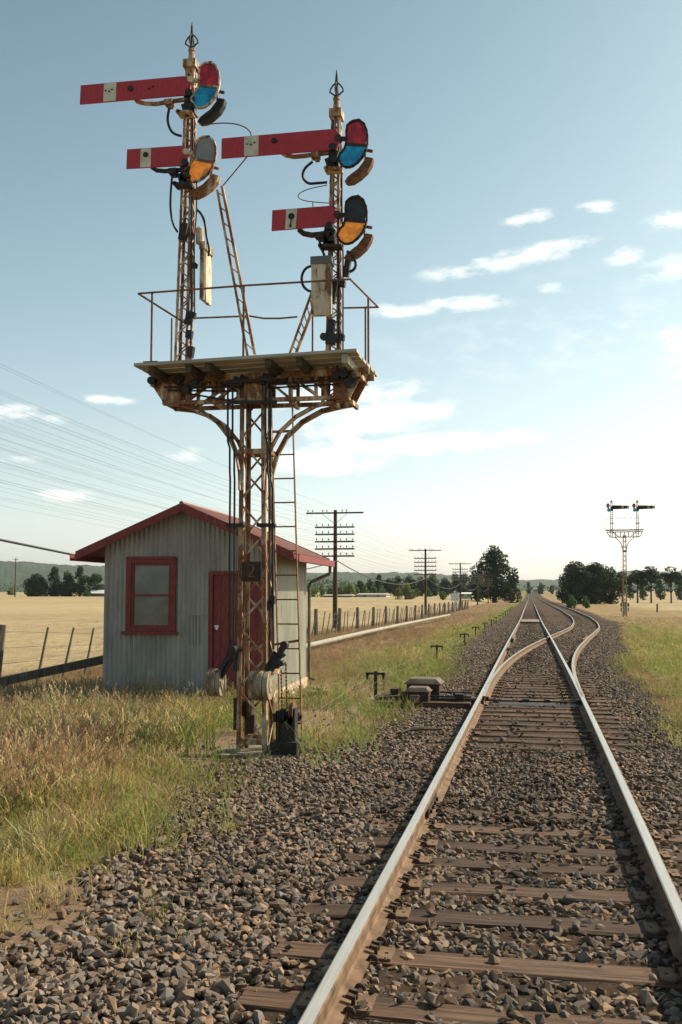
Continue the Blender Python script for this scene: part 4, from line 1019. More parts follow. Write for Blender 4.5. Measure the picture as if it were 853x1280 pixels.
mb=MB(); corr(mb,-W_,0,lambda x:.02,wallt,[],lambda x,y,z:(x,LEN+.012-y,z)); part(mb,'rear_wall','sheet',HUT,smooth=True)
mb=MB(); mb.bb(-.022,.022,-.024,.0,.02,roofz(0)-.05); mb.bb(-W_-.022,-W_+.022,-.024,0,.02,roofz(-W_)-.05); mb.bb(.0225,.026,-.02,.045,.16,roofz(0)-.05); part(mb,'corner_flashing','sheet',HUT)
# inside: floor, lining
mb=MB(); mb.bb(-W_+.05,-.05,.06,LEN-.06,0,.05); mb.bb(-W_+.05,-.05,.9,.95,.06,2.5); part(mb,'interior_partition','under',HUT)
OV=.43
mb=MB()
for sg in (-1,1):
    xe=(0 if sg>0 else -W_)+sg*OV; n_=int((LEN+.62)/.076*4)
    for i in range(n_):
        y0=-.31+(LEN+.62)*i/n_; y1=-.31+(LEN+.62)*(i+1)/n_; z0=.009*sin(2*pi*y0/.076); z1=.009*sin(2*pi*y1/.076)
        pr=[(RIDX,y0,3.375+z0),(xe,y0,roofz(xe)+.015+z0),(xe,y1,roofz(xe)+.015+z1),(RIDX,y1,3.375+z1)]
        mb.add(pr if sg>0 else pr[::-1],[(0,1,2,3)])
roof=part(mb,'roof','roof',HUT,smooth=True)
mb=MB(); mb.tube([(RIDX,-.34,3.395),(RIDX,LEN+.34,3.395)],.035,8); sub(mb,'ridge_cap','roof',roof)
mb=MB()
for sg in (-1,1):
    xe=(0 if sg>0 else -W_)+sg*OV; x0,x1=sorted((RIDX,xe)); mb.prism([(RIDX,-.27,3.33),(xe,-.27,roofz(xe)-.03),(xe,LEN+.27,roofz(xe)-.03),(RIDX,LEN+.27,3.33)],(0,0,.02))
sub(mb,'soffit_lining','redwood',roof)
for yy,nm in ((-.335,'gable_board'),(LEN+.31,'gable_board')):
    for sg in (-1,1):
        xe=(0 if sg>0 else -W_)+sg*(OV+.01); mb=MB()
        mb.prism([(RIDX,yy,3.40),(RIDX,yy,3.255),(xe,yy,roofz(xe)-.105),(xe,yy,roofz(xe)+.04)][::(1 if sg<0 else -1)],(0,.024,0)); part(mb,nm,'redwood',HUT)
for sg in (-1,1):
    xe=(0 if sg>0 else -W_)+sg*(OV+.012); mb=MB(); pts=[]
    xa=xe if sg>0 else xe-.10; mb.bb(xa,xa+.10,-.33,LEN+.33,roofz(xe)-.12,roofz(xe)-.11); mb.bb(xa,xa+.012,-.33,LEN+.33,roofz(xe)-.11,roofz(xe)-.01); mb.bb(xa+.088,xa+.10,-.33,LEN+.33,roofz(xe)-.11,roofz(xe)-.005)
    part(mb,'gutter','redwood',HUT)
zg=roofz(OV)-.11
mb=MB(); mb.tube([(OV+.05,LEN+.12,zg),(OV+.05,LEN+.12,zg-.12),(OV+.03,LEN+.12,zg-.17),(.10,LEN+.06,zg-.33),(.07,LEN+.02,zg-.40),(.07,LEN+.02,.22),(.09,LEN+.02,.14),(.2,LEN+.02,.12)],.033,10); part(mb,'downpipe','post',HUT,smooth=True)
M['plinth']=simple('pinkish_bare_timber',(.58,.44,.32),(.38,.27,.18),5,(5,.4,5)); 
mb=MB(); mb.bb(.0,.05,-.02,LEN+.02,-.02,.165); part(mb,'plinth_board','plinth',HUT)
mb=MB(); mb.bb(-W_-.02,-.0,-.055,-.02,-.05,.05); part(mb,'plinth_board','under',HUT)
mb=MB(); 
for y in (.1,LEN-.1): mb.bb(-.12,.0,y-.07,y+.07,-.2,.0)
part(mb,'stump','post',HUT)
# window
mb=MB(); t=.085
mb.bb(WX0,WX0+t,-.055,.03,WZ0+.04,WZ1); mb.bb(WX1-t,WX1,-.055,.03,WZ0+.04,WZ1); mb.bb(WX0+t,WX1-t,-.055,.03,WZ1-.095,WZ1); mb.bb(WX0+t,WX1-t,-.055,.03,WZ0+.04,WZ0+.10)
mb.bb(WX0-.0,WX1+.0,-.075,-.055,WZ1-.03,WZ1+.015)
mb.bb(WX0+t,WX0+t+.045,-.03,.02,WZ0+.10,WZ1-.095); mb.bb(WX1-t-.045,WX1-t,-.03,.02,WZ0+.10,WZ1-.095); mb.bb(WX0+t+.045,WX1-t-.045,-.03,.02,WZ0+.10,WZ0+.145); mb.bb(WX0+t+.045,WX1-t-.045,-.03,.02,WZ1-.14,WZ1-.095)
wz=(WZ0+WZ1)/2-.0; mb.bb(WX0+t+.045,WX1-t-.045,-.028,.018,wz-.018,wz+.018)
wd=part(mb,'window','redwood',HUT)
mb=MB(); mb.bb(WX0+t+.045,WX1-t-.045,-.004,.002,WZ0+.145,WZ1-.14); sub(mb,'pane','glass',wd)
mb=MB(); mb.bb(WX0-.055,WX1+.055,-.105,.02,WZ0-.02,WZ0+.038); sub(mb,'sill','redwood',wd)
# door
mb=MB(); t=.07
mb.bb(DX0_,DX0_+t,-.05,.03,.02,DZ1_); mb.bb(DX1_-t,DX1_,-.05,.03,.02,DZ1_); mb.bb(DX0_+t,DX1_-t,-.05,.03,DZ1_-.06,DZ1_); dfr=part(mb,'door_frame','redwood',HUT)
mb=MB(); n_=6; x0=DX0_+t+.004; x1=DX1_-t-.004; w6=(x1-x0)/n_
for i in range(n_): mb.bb(x0+i*w6+.003,x0+(i+1)*w6-.003,-.012,.012,.05,DZ1_-.065)
mb.bb(x0,x1,.0,.02,.05,DZ1_-.065); dd=part(mb,'door','redwood',HUT)
hp=hl(272,783); mb=MB(); mb.bb(hp.x-.05,hp.x+.03,-.024,-.0135,hp.z-.015,hp.z+.02); mb.disc((hp.x+.0,-.04,hp.z-.035),(0,1,0),.024,.02,14); sub(mb,'padlock','whitep',dd)
mb=MB(); mb.bb(DX0_-.05,DX1_+.1,-.16,-.01,-.02,.035); part(mb,'door_step','concrete',HUT)
# louvre-like patch on the front sheeting
a,b_=hl(240.5,769),hl(252.5,806); mb=MB()
for i in range(4): x=a.x+(b_.x-a.x)*i/3; mb.tube([(x,-.030,b_.z),(x,-.030,a.z)],.010,6)
mb.bb(a.x-.01,b_.x+.01,-.032,-.022,a.z-.0,a.z+.02); part(mb,'sheet_patch','sheet',HUT)
mb=MB()
for z in (.55,1.15,1.75,2.35):
    for i in range(18):
        x=-W_+.08+i*.168
        if not (WX0-.05<x<WX1+.05 and WZ0-.05<z<WZ1+.05) and not (DX0_-.04<x<DX1_+.04 and z<DZ1_+.04): mb.disc((x,-.024,z),(0,1,0),.008,.008,6)
part(mb,'roofing_nails','cream_rusty',HUT)
# bits of timber lying right of the hut
for (p0,p1,w_,h_,lb) in (((383,867),(411,866),.10,.07,'short dark timber lying on the dirt right of the hut'),((386,860),(402,862),.07,.05,'small broken board beside the hut corner')):
    A=at(*p0,Z=-.12); B=at(*p1,Z=-.12); mb=MB(); mb.beam(A,B,w_,h_); tag(mb.build('timber_offcut','timber_y',None,loc=A),lb,'timber')

# ================================================================ points machine
PMO=at(517,884,Z=-.19)
PMC=thing('point_machine','low rust brown point machine on heavy timbers left of the switch','point machine',PMO)
def pq(dx,dy,dz): return PMO+Vector((dx,dy,dz))   # z is squashed afterwards
mb=MB(); mb.bb(PMO.x-.62,PMO.x+.85,PMO.y-.20,PMO.y+.04,PMO.z-.08,PMO.z+.10); mb.bb(PMO.x-.68,PMO.x+.95,PMO.y+.58,PMO.y+.82,PMO.z-.08,PMO.z+.10); part(mb,'bed_timber','timber',PMC)
mb=MB(); mb.hexa([pq(-.58,-.05,.10),pq(.0,-.05,.10),pq(.0,.65,.10),pq(-.58,.65,.10),pq(-.57,-.04,.16),pq(-.05,-.04,.24),pq(-.05,.64,.24),pq(-.57,.64,.16)]); part(mb,'motor_housing','darkrust',PMC,bevel=.012)
mb=MB(); mb.box(pq(-.30,.25,.27),(.14,.2,.12)); part(mb,'terminal_box','darkrust',PMC,bevel=.01)
mb=MB(); mb.bb(PMO.x-.10,PMO.x+.24,PMO.y-.12,PMO.y+.25,PMO.z+.09,PMO.z+.30); part(mb,'gear_case','darkrust',PMC,bevel=.015)
def lid(x0,x1,y0,y1,z0,h,ins):
    mb=MB(); mb.hexa([pq(x0,y0,z0),pq(x1,y0,z0),pq(x1,y1,z0),pq(x0,y1,z0),pq(x0+ins,y0+ins,z0+h),pq(x1-ins,y0+ins,z0+h),pq(x1-ins,y1-ins,z0+h),pq(x0+ins,y1-ins,z0+h)]); mb.bb(PMO.x+x0-.015,PMO.x+x1+.015,PMO.y+y0-.015,PMO.y+y1+.015,PMO.z+z0-.03,PMO.z+z0-.002); return mb
M['tan']=simple('sunlit_tan_metal',(.17,.135,.10),(.085,.062,.045),9)  # lit top of the machine put into the lid colour; crank cover shares it
part(lid(-.11,.25,-.13,.26,.33,.07,.05),'case_lid','tan',PMC,bevel=.012)
mb=MB(); mb.bb(PMO.x-.14,PMO.x+.36,PMO.y+.30,PMO.y+.80,PMO.z+.09,PMO.z+.42); part(mb,'gear_case','darkrust',PMC,bevel=.015)
part(lid(-.16,.38,.28,.82,.45,.09,.07),'case_lid','tan',PMC,bevel=.015)
mb=MB(); mb.box(pq(.04,-.17,.17),(.14,.11,.16)); part(mb,'crank_cover','tan',PMC,bevel=.008)
mb=MB(); 
for y,z in ((.05,.20),(.13,.13),(.42,.24)): mb.beam(pq(.24,y,z),pq(.85,y,z),.035,.035)
mb.box(pq(.68,.08,.17),(.13,.14,.18)); mb.box(pq(.62,.4,.2),(.12,.1,.12)); mb.beam(pq(.8,.13,.13),(RX[0]-.05,17.28,-.10),.03,.03); part(mb,'drive_rod','dark',PMC)
mb=MB(); mb.tube([pq(.85,.1,.12),pq(.95,.1,.16),pq(1.02,.05,.12),pq(1.05,-.02,-.02)],.01,6); part(mb,'cable','cable',PMC)

for c_ in PMC.children: c_.scale.z = .76
PMC.location.z += .03; PMC.scale = (1.12,1.05,1.0)
# ================================================================ signal wire pulley stakes
def stake(nm_,base,h,label):
    t=thing('wire_pulley_stake',label,'pulley stake',base,'signal wire stakes along the left of the line')
    mb=MB(); b=Vector(base); mb.bb(b.x-.028,b.x+.028,b.y-.02,b.y+.02,b.z-.1,b.z+h); part(mb,'stake_post','darkrust',t)
    mb=MB(); mb.bb(b.x-.17,b.x+.17,b.y-.045,b.y-.02,b.z+h-.06,b.z+h-.02); part(mb,'crossbar','darkrust',t)
    for sg in (-1,1):
        mb=MB(); mb.disc((b.x+sg*.145,b.y-.03,b.z+h-.10),(1,0,0),.042,.035,14); mb.box((b.x+sg*.145,b.y-.03,b.z+h-.06),(.045,.03,.06)); part(mb,'pulley','dark',t)
    return t
ordn=['nearest','second nearest','third nearest','fourth nearest','fifth nearest']
stk=[]
px_=[(470,873,17.5),(546.5,826,27.3),(581,803,37.3)]
for (a,b_,Y) in px_:
    p=at(a,b_,Z=-.15); x=p.x; stk.append((x,p.y))
yy=stk[-1][1]
while yy<140: yy+=9.6; stk.append((float(xt(yy))-2.62,yy))
for i,(x,y) in enumerate(stk):
    z=float(gz(x,y)); t=stake('s',(x,y,z),.50,(f'rusty T-shaped pulley stake in the grass, {ordn[i]} to the camera') if i<5 else 'small distant pulley stake on the green verge left of the line')
for sg in (-1,1):
    mb=MB(); pts=[]
    for i,(x,y) in enumerate(stk):
        z=float(gz(x,y))+.39; pts.append((x+sg*.145,y-.03,z))
        if i<len(stk)-1: x2,y2=stk[i+1]; pts.append(((x+x2)/2+sg*.145,(y+y2)/2,(z+float(gz(x2,y2))+.39)/2-.05))
    pts=[(-3.1+sg*.03,12.1,-.02)]+pts; mb.tube(pts,.0022,4)
    tag(mb.build('signal_wire','wire',None,loc=pts[0]),('left' if sg<0 else 'right')+' signal wire running through the pulleys of the stakes','wire')
# conduit line and timber beam
A=at(372,808,Z=.0); B=at(505,779,Z=-.15); C=at(562,768,Z=-.35); A2=A+(A-B)*.25
mb=MB(); 
pts=[A2,A,A.lerp(B,.5)+Vector((0,0,.02)),B,C]
pts=[p-Vector((0,0,.05)) for p in pts]
mb.tube(pts,.085,10); tag(mb.build('conduit_pipe','pipewhite',None,loc=A),'long pale pipe running through the brown grass between hut and fence','pipe')
A=at(-12,855,Y=16.6); B=at(136,823,Y=17.6); A.z=max(A.z,-.05)
mb=MB(); mb.beam(A,B,.18,.15); tag(mb.build('timber_beam','timber_y',None,loc=A),'weathered grey timber beam lying in the grass against the hut','timber')
# ================================================================ fences
def gp_(x,y,dz=0): return Vector((x,y,float(gz(x,y))+dz))
FX=lambda y: -10.05+float(xt(y))*.35
fence=thing('wire_fence','old timber and wire paddock fence leaning along the left side of the line','fence',(-10.05,18.6,-.15))
fy=17.2; k=0; tops=[]; rf=random.Random(5)
while fy<150:
    big=(k%5==0); x=FX(fy); mb=MB(); g=gp_(x,fy)
    lean=Vector((rf.uniform(-.02,.06) if big else .14+rf.uniform(-.08,.12), -.05+rf.uniform(-.05,.05),0))
    if fy<25 and not big: lean=Vector((.24+rf.uniform(-.06,.06),0,0))
    h=1.28 if big else 1.12+rf.uniform(-.06,.06); w_=.19 if big else .052
    if big and fy<18: lean=Vector((.16,0,0))
    a=g+Vector((0,0,-.2)); b_=g+Vector((lean.x,lean.y,h)); mb.tube([a,a.lerp(b_,.5),b_],[w_*.55,w_*.52,w_*.45],7 if big else 5)
    part(mb,'post','post',fence); tops.append((g,b_)); fy+=(1.6 if k==0 else 1.1); k+=1
for t in (.42,.66,.90):
    mb=MB(); mb.tube([a.lerp(b_,t+.04*sin(i*1.7)*.3) for i,(a,b_) in enumerate(tops)],.0045,4); part(mb,'wire','wire',fence)
f2=thing('wire_fence','far wire fence with short dark posts across the right hand paddock','fence',(14,150,-1.2))
for i in range(16):
    x=12+i*4.2; y=148-i*1.5; mb=MB(); g=gp_(x,y); mb.tube([g-Vector((0,0,.1)),g+Vector((rf.uniform(-.05,.05),0,1.15))],.13,6); part(mb,'post','post',f2)
mb=MB(); mb.tube([gp_(12+i*4.2,148-i*1.5,.9) for i in range(16)],.006,4); part(mb,'wire','wire',f2)

# ================================================================ telephone poles
P1=at(419,760,X=-11.75); PXX,PY0,PSP=-11.75,P1.y,47.5
ARMZ=[(5.02,3.45,'top')]+[(4.2-.40*i,2.25,'low') for i in range(5)]
def polepos(i): 
    y=PY0+PSP*(i-1); return Vector((PXX+(.0 if i<3 else -.02*(y-PY0-2*PSP)*.3),y,float(gz(PXX,y))))
def arm_z(i,k): return [6.62,5.78,5.36,4.93,4.50,4.08][k]+ (0.15 if i==1 else 0.15)
POLZ0=-.15
def make_pole(i,label,detail=True):
    p=polepos(i); t=thing('telephone_pole',label,'telephone pole',p,'telephone poles beside the fence'); z0=p.z
    mb=MB(); mb.tube([p+Vector((0,0,-.3)),p+Vector((.02,0,6.95))],[.15,.10],10); part(mb,'pole','pole',t,smooth=True)
    for k in range(6):
        hw=1.72 if k==0 else 1.18; z=z0+arm_z(i,k); mb=MB(); mb.bb(p.x-hw,p.x+hw,p.y-.17,p.y-.09,z-.045,z+.045); a_=part(mb,'crossarm','pole',t)
        if k==0:
            for sg in (-1,1):
                m2=MB(); m2.beam((p.x+sg*.75,p.y-.1,z-.04),(p.x+sg*.06,p.y-.1,z-.62),.02,.02); part(m2,'arm_brace','pole',t)
        for x in (INS0 if k==0 else INS1):
            m2=MB(); m2.tube([(p.x+x,p.y-.13,z+.04),(p.x+x,p.y-.13,z+.10)],.012,5); m2.tube([(p.x+x,p.y-.13,z+.09),(p.x+x,p.y-.13,z+.13),(p.x+x,p.y-.13,z+.19),(p.x+x,p.y-.13,z+.20)],[.04,.045,.03,.01],8); sub(m2,'insulator','brass',a_)
    return t
INS0=(-1.6,-1.32,-.72,-.46,.46,.72); INS1=(-1.08,-.72,-.36,.36,.72,1.08)
tp1=make_pole(1,'tall brown telephone pole with six crossarms right behind the hut roof')
labs=['','','','third telephone pole from the camera, in front of the tree belt','fourth telephone pole, seen against the big dark tree','fifth telephone pole, tiny against the big dark tree','furthest telephone pole beside the big dark tree']
for i in range(2,7):
    c=copy_tree(tp1); c.location=polepos(i); c['label']='second telephone pole from the camera, standing between hut and big tree' if i==2 else labs[i]
for k in range(6):
    for x in (INS0 if k==0 else INS1):
        mb=MB(); pts=[]
        for i in range(0,6):
            a=polepos(i)+Vector((x,-.13,arm_z(i,k)+.16)); b_=polepos(i+1)+Vector((x,-.13,arm_z(i+1,k)+.16))
            for q in range(8): t=q/8; v=a.lerp(b_,t); v.z-=4*.42*t*(1-t)*(.9+.2*sin(x*9+k)); pts.append(v)
        pts.append(b_); mb.tube(pts,.0023,4); 
        tag(mb.build('telephone_wire','wire',None,loc=pts[0]),f'thin overhead wire strung along the pole line, on the {["top crossarm","second crossarm","third crossarm","fourth crossarm","fifth crossarm","lowest crossarm"][k]}','wire',f'wires on the {["top","second","third","fourth","fifth","lowest"][k]} crossarms')
mb=MB(); pts=[]
for i in range(0,6):
    a=polepos(i)+Vector((.16,-.15,3.95 if i==1 else 3.9)); b_=polepos(i+1)+Vector((.16,-.15,3.95)); sg=1.25 if i==0 else 1.05
    for q in range(14): t=q/14; v=a.lerp(b_,t); v.z-=4*sg*t*(1-t); pts.append(v)
pts.append(b_); mb.tube(pts,.030,6); tag(mb.build('aerial_cable','cable',None,loc=pts[0],smooth=True),'thick sagging black aerial cable slung from pole to pole','cable')

# ================================================================ far signal
b0=at(781,770,Z=-.95)
FS=thing('semaphore_signal','distant rusty bracket signal on the right with two arms pointing right','railway signal',b0); Yf=b0.y; mpx=(at(782,700,Y=Yf)-at(781,700,Y=Yf)).length
def fp(px,py,dy=0): return at(px,py,Y=Yf)+Vector((0,dy,0))
mb=MB(); B_=[fp(778.8,771),fp(784,771),fp(784,771,.36),fp(778.8,771,.36)]; T_=[fp(778.8,668),fp(783.2,668),fp(783.2,668,.32),fp(778.8,668,.32)]; lattice(mb,B_,T_,.075,.012,17,.05)
mb.beam(fp(778.2,689,-.01),fp(784,689,-.01),.05,.18); part(mb,'lattice_post','cream_rusty',FS)
mb=MB()
for dy in (0,.32):
    mb.beam(fp(759,665,dy),fp(803.5,664.5,dy),.07,.09); mb.beam(fp(763,671.5,dy),fp(800,671,dy),.06,.08)
    for a,b_ in (((758.5,664),(763,671.5)),((804,664),(800,671)),((774,671),(766,665)),((788,671),(796,665)),((770,665),(770,671)),((776,665),(776,671)),((786,665),(786,671)),((792,665),(792,671)),((778.8,686),(776,678)),((776,678),(769,671.5)),((783.4,686),(786,678)),((786,678),(793,671.5)),((781,665),(781,672))): mb.beam(fp(*a,dy),fp(*b_,dy),.06,.07,(0,1,0))
part(mb,'bracket_frame','rust',FS)
mb=MB(); a,b_=fp(757.5,663,-.5),fp(804.5,662.5,-.5); mb.hexa([a,b_,b_+Vector((0,1.4,0)),a+Vector((0,1.4,0)),a+Vector((0,0,.06)),b_+Vector((0,0,.06)),b_+Vector((0,1.4,.06)),a+Vector((0,1.4,.06))]); part(mb,'platform','under',FS)
mb=MB()
for dy in (-.45,.85):
    mb.tube([fp(758,647.5,dy),fp(804,647,dy)],.016,5)
    for px in (758,773.5,780,789.5,804): mb.tube([fp(px,647.3,dy),fp(px,662.5,dy)],.014,5)
part(mb,'handrail','cream',FS)
for mx,top in ((764.6,628),(796.9,627.5)):
    mb=MB(); lattice(mb,[fp(mx-1.9,671),fp(mx+1.9,671),fp(mx+1.9,671,.22),fp(mx-1.9,671,.22)],[fp(mx-1.2,top),fp(mx+1.2,top),fp(mx+1.2,top,.16),fp(mx-1.2,top,.16)],.05,.01,16,.028); mb.beam(fp(mx-2.5,654,-.05),fp(mx+3.5,654,-.05),.12,.10); ms=part(mb,'doll_mast','cream_rusty',FS)
    mb=MB(); mb.box(fp(mx,627,.08),(.24,.26,.14)); mb.disc(fp(mx,626,.08),(0,0,1),.06,.16,8); sub(mb,'mast_cap','red',ms)
    mb=MB(); mb.prism([fp(mx+.5,637,-.12),fp(mx+19.5,636,-.12),fp(mx+19.5,632,-.12),fp(mx+.5,631.6,-.12)],(0,.02,0)); a_=part(mb,'semaphore_arm','darkrust',FS)
    mb=MB(); mb.prism([fp(mx+19.5,636,-.12),fp(mx+22.3,635.9,-.12),fp(mx+22.3,632,-.12),fp(mx+19.5,632,-.12)],(0,.02,0)); sub(mb,'white_band','white',a_)
    mb=MB(); mb.prism([fp(mx+12.5,635.6,-.135),fp(mx+15,635.5,-.135),fp(mx+15,632.3,-.135),fp(mx+12.5,632.4,-.135)],(0,.012,0)); sub(mb,'white_band','cream',a_)
    mb=MB(); mb.box(fp(mx+4,634,-.16),(.35,.08,.34)); mb.box(fp(mx+8,635,-.16),(.3,.06,.2)); mb.box(fp(mx+.3,636,-.1),(.28,.2,.5)); part(mb,'lamp_mechanism','dark',FS)
    mb=MB(); c=fp(mx-4.4,632.2,-.1); mb.prism([c+Vector((.20*cos(t),0,.28*sin(t))) for t in np.linspace(pi*2,.0,12,endpoint=False)],(0,.02,0)); sp=part(mb,'spectacle','l_red',FS)
    mb=MB(); c=fp(mx-3.6,637.4,-.1); mb.prism([c+Vector((.18*cos(t),-.005,.24*sin(t))) for t in np.linspace(pi*2,.0,12,endpoint=False)],(0,.02,0)); sub(mb,'lens','l_blue',sp)
mb=MB()
for px in (776.6,785.4): mb.disc(fp(px,756,-.2),(1,0,0),.20,.16,14); mb.box(fp(px,762,-.1),(.1,.1,.4))
part(mb,'balance_weight','dark',FS)
mb=MB(); mb.box(fp(781.3,760,-.05),(.26,.12,1.4)); part(mb,'equipment_case','concrete',FS)
mb=MB(); dx=Vector((.3,.45,0))
for q in (0,1):
    mb.beam(fp(777.5,771,.6)+Vector((q*.3,0,0)),fp(777.5,665,.6)+Vector((q*.3,0,0)),.012,.04,(0,1,0))
a=fp(777.5,771,.6); 
for z in np.arange(.3,7.4,.3): mb.tube([(a.x,a.y,a.z+z),(a.x+.3,a.y,a.z+z)],.010,4)
part(mb,'ladder','rust',FS)

# ================================================================ signs
def sign(px0,px1,py0,py1,pyb,Zg,label,post='whitep',extra=False):
    b=at((px0+px1)/2,pyb,Z=Zg); A=at(px0,py0,Y=b.y); B=at(px1,py1,Y=b.y); t=thing('trackside_sign',label,'sign',b)
    mb=MB(); mb.bb(b.x-.07,b.x+.07,b.y,b.y+.1,b.z-.3,B.z); part(mb,'post',post,t)
    mb=MB(); mb.bb(A.x,B.x,b.y-.03,b.y-.002,B.z,A.z); part(mb,'board','whitep',t)
    if extra: mb=MB(); c=(A+B)/2; mb.disc((c.x,b.y-.02,A.z+.16),(0,1,0),.17,.03,14); part(mb,'target','whitep',t)
sign(564,574,741.5,751,763,-.62,'white trackside board on a short white post in the brown grass',extra=True)
sign(625.5,630,738.5,744,750,-.9,'small white lineside board in front of the big dark tree')

# ================================================================ trees
m,n,l,b=base_mat('tree_foliage',.8,0,.2)
g=n.new('ShaderNodeNewGeometry'); tx=n.new('ShaderNodeTexNoise'); tx.inputs['Scale'].default_value=.55; tx.inputs['Detail'].default_value=5; l.new(g.outputs['Position'],tx.inputs[0])
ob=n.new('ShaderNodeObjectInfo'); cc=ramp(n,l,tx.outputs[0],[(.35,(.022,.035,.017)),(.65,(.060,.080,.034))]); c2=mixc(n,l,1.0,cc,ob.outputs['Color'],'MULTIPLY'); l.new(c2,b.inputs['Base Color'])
tr_=n.new('ShaderNodeBsdfTranslucent'); l.new(c2,tr_.inputs[0]); mx_=n.new('ShaderNodeMixShader'); mx_.inputs[0].default_value=.25; l.new(b.outputs[0],mx_.inputs[1]); l.new(tr_.outputs[0],mx_.inputs[2]); l.new(mx_.outputs[0],n['Material Output'].inputs[0]); M['leaf']=m
M['bark']=simple('dark_bark',(.11,.085,.065),(.05,.04,.03),3)
def leaf_cloud(blobs, n_per, size, rs, squash=.75):
    """blobs: list of (c, r) ; leaf faces in the shell of each"""
    V=[];
    for (c,r) in blobs:
        k=int(n_per*(r[0]*r[1]+r[0]*r[2]+r[1]*r[2])/3); d=rs.normal(size=(k,3)); d/=np.linalg.norm(d,axis=1)[:,None]; rad=rs.uniform(.62,1.06,k)**.6
        # bumps on the surface
        bm_=1+.14*np.sin(d[:,0]*7+c[0])*np.sin(d[:,1]*6+c[1])*np.sin(d[:,2]*8+c[2])
        P_=np.array(c)+d*np.array(r)*(rad*bm_)[:,None]
        nrm=d+rs.normal(0,.55,(k,3)); nrm/=np.linalg.norm(nrm,axis=1)[:,None]
        t=np.cross(nrm,rs.normal(size=(k,3))); t/=np.linalg.norm(t,axis=1)[:,None]; u=np.cross(nrm,t); s_=size*rs.uniform(.5,1.3,(k,1))
        V.append(np.stack([P_-t*s_,P_+u*s_*squash,P_+t*s_,P_-u*s_*squash],1))
    return np.concatenate(V)
def quads_obj(name,Q,mat,col,L):
    me=bpy.data.meshes.new(name); N=len(Q); me.vertices.add(N*4); me.vertices.foreach_set('co',(Q.reshape(-1,3)-np.array(L)).astype(np.float32).reshape(-1))
    me.loops.add(N*4); me.loops.foreach_set('vertex_index',np.arange(N*4,dtype=np.int32)); me.polygons.add(N); me.polygons.foreach_set('loop_start',np.arange(0,N*4,4,dtype=np.int32)); me.polygons.foreach_set('loop_total',np.full(N,4,np.int32)); me.update(); me.validate()
    me.materials.append(mat); o=bpy.data.objects.new(name,me); COL.objects.link(o); o.color=(*col,1); return o
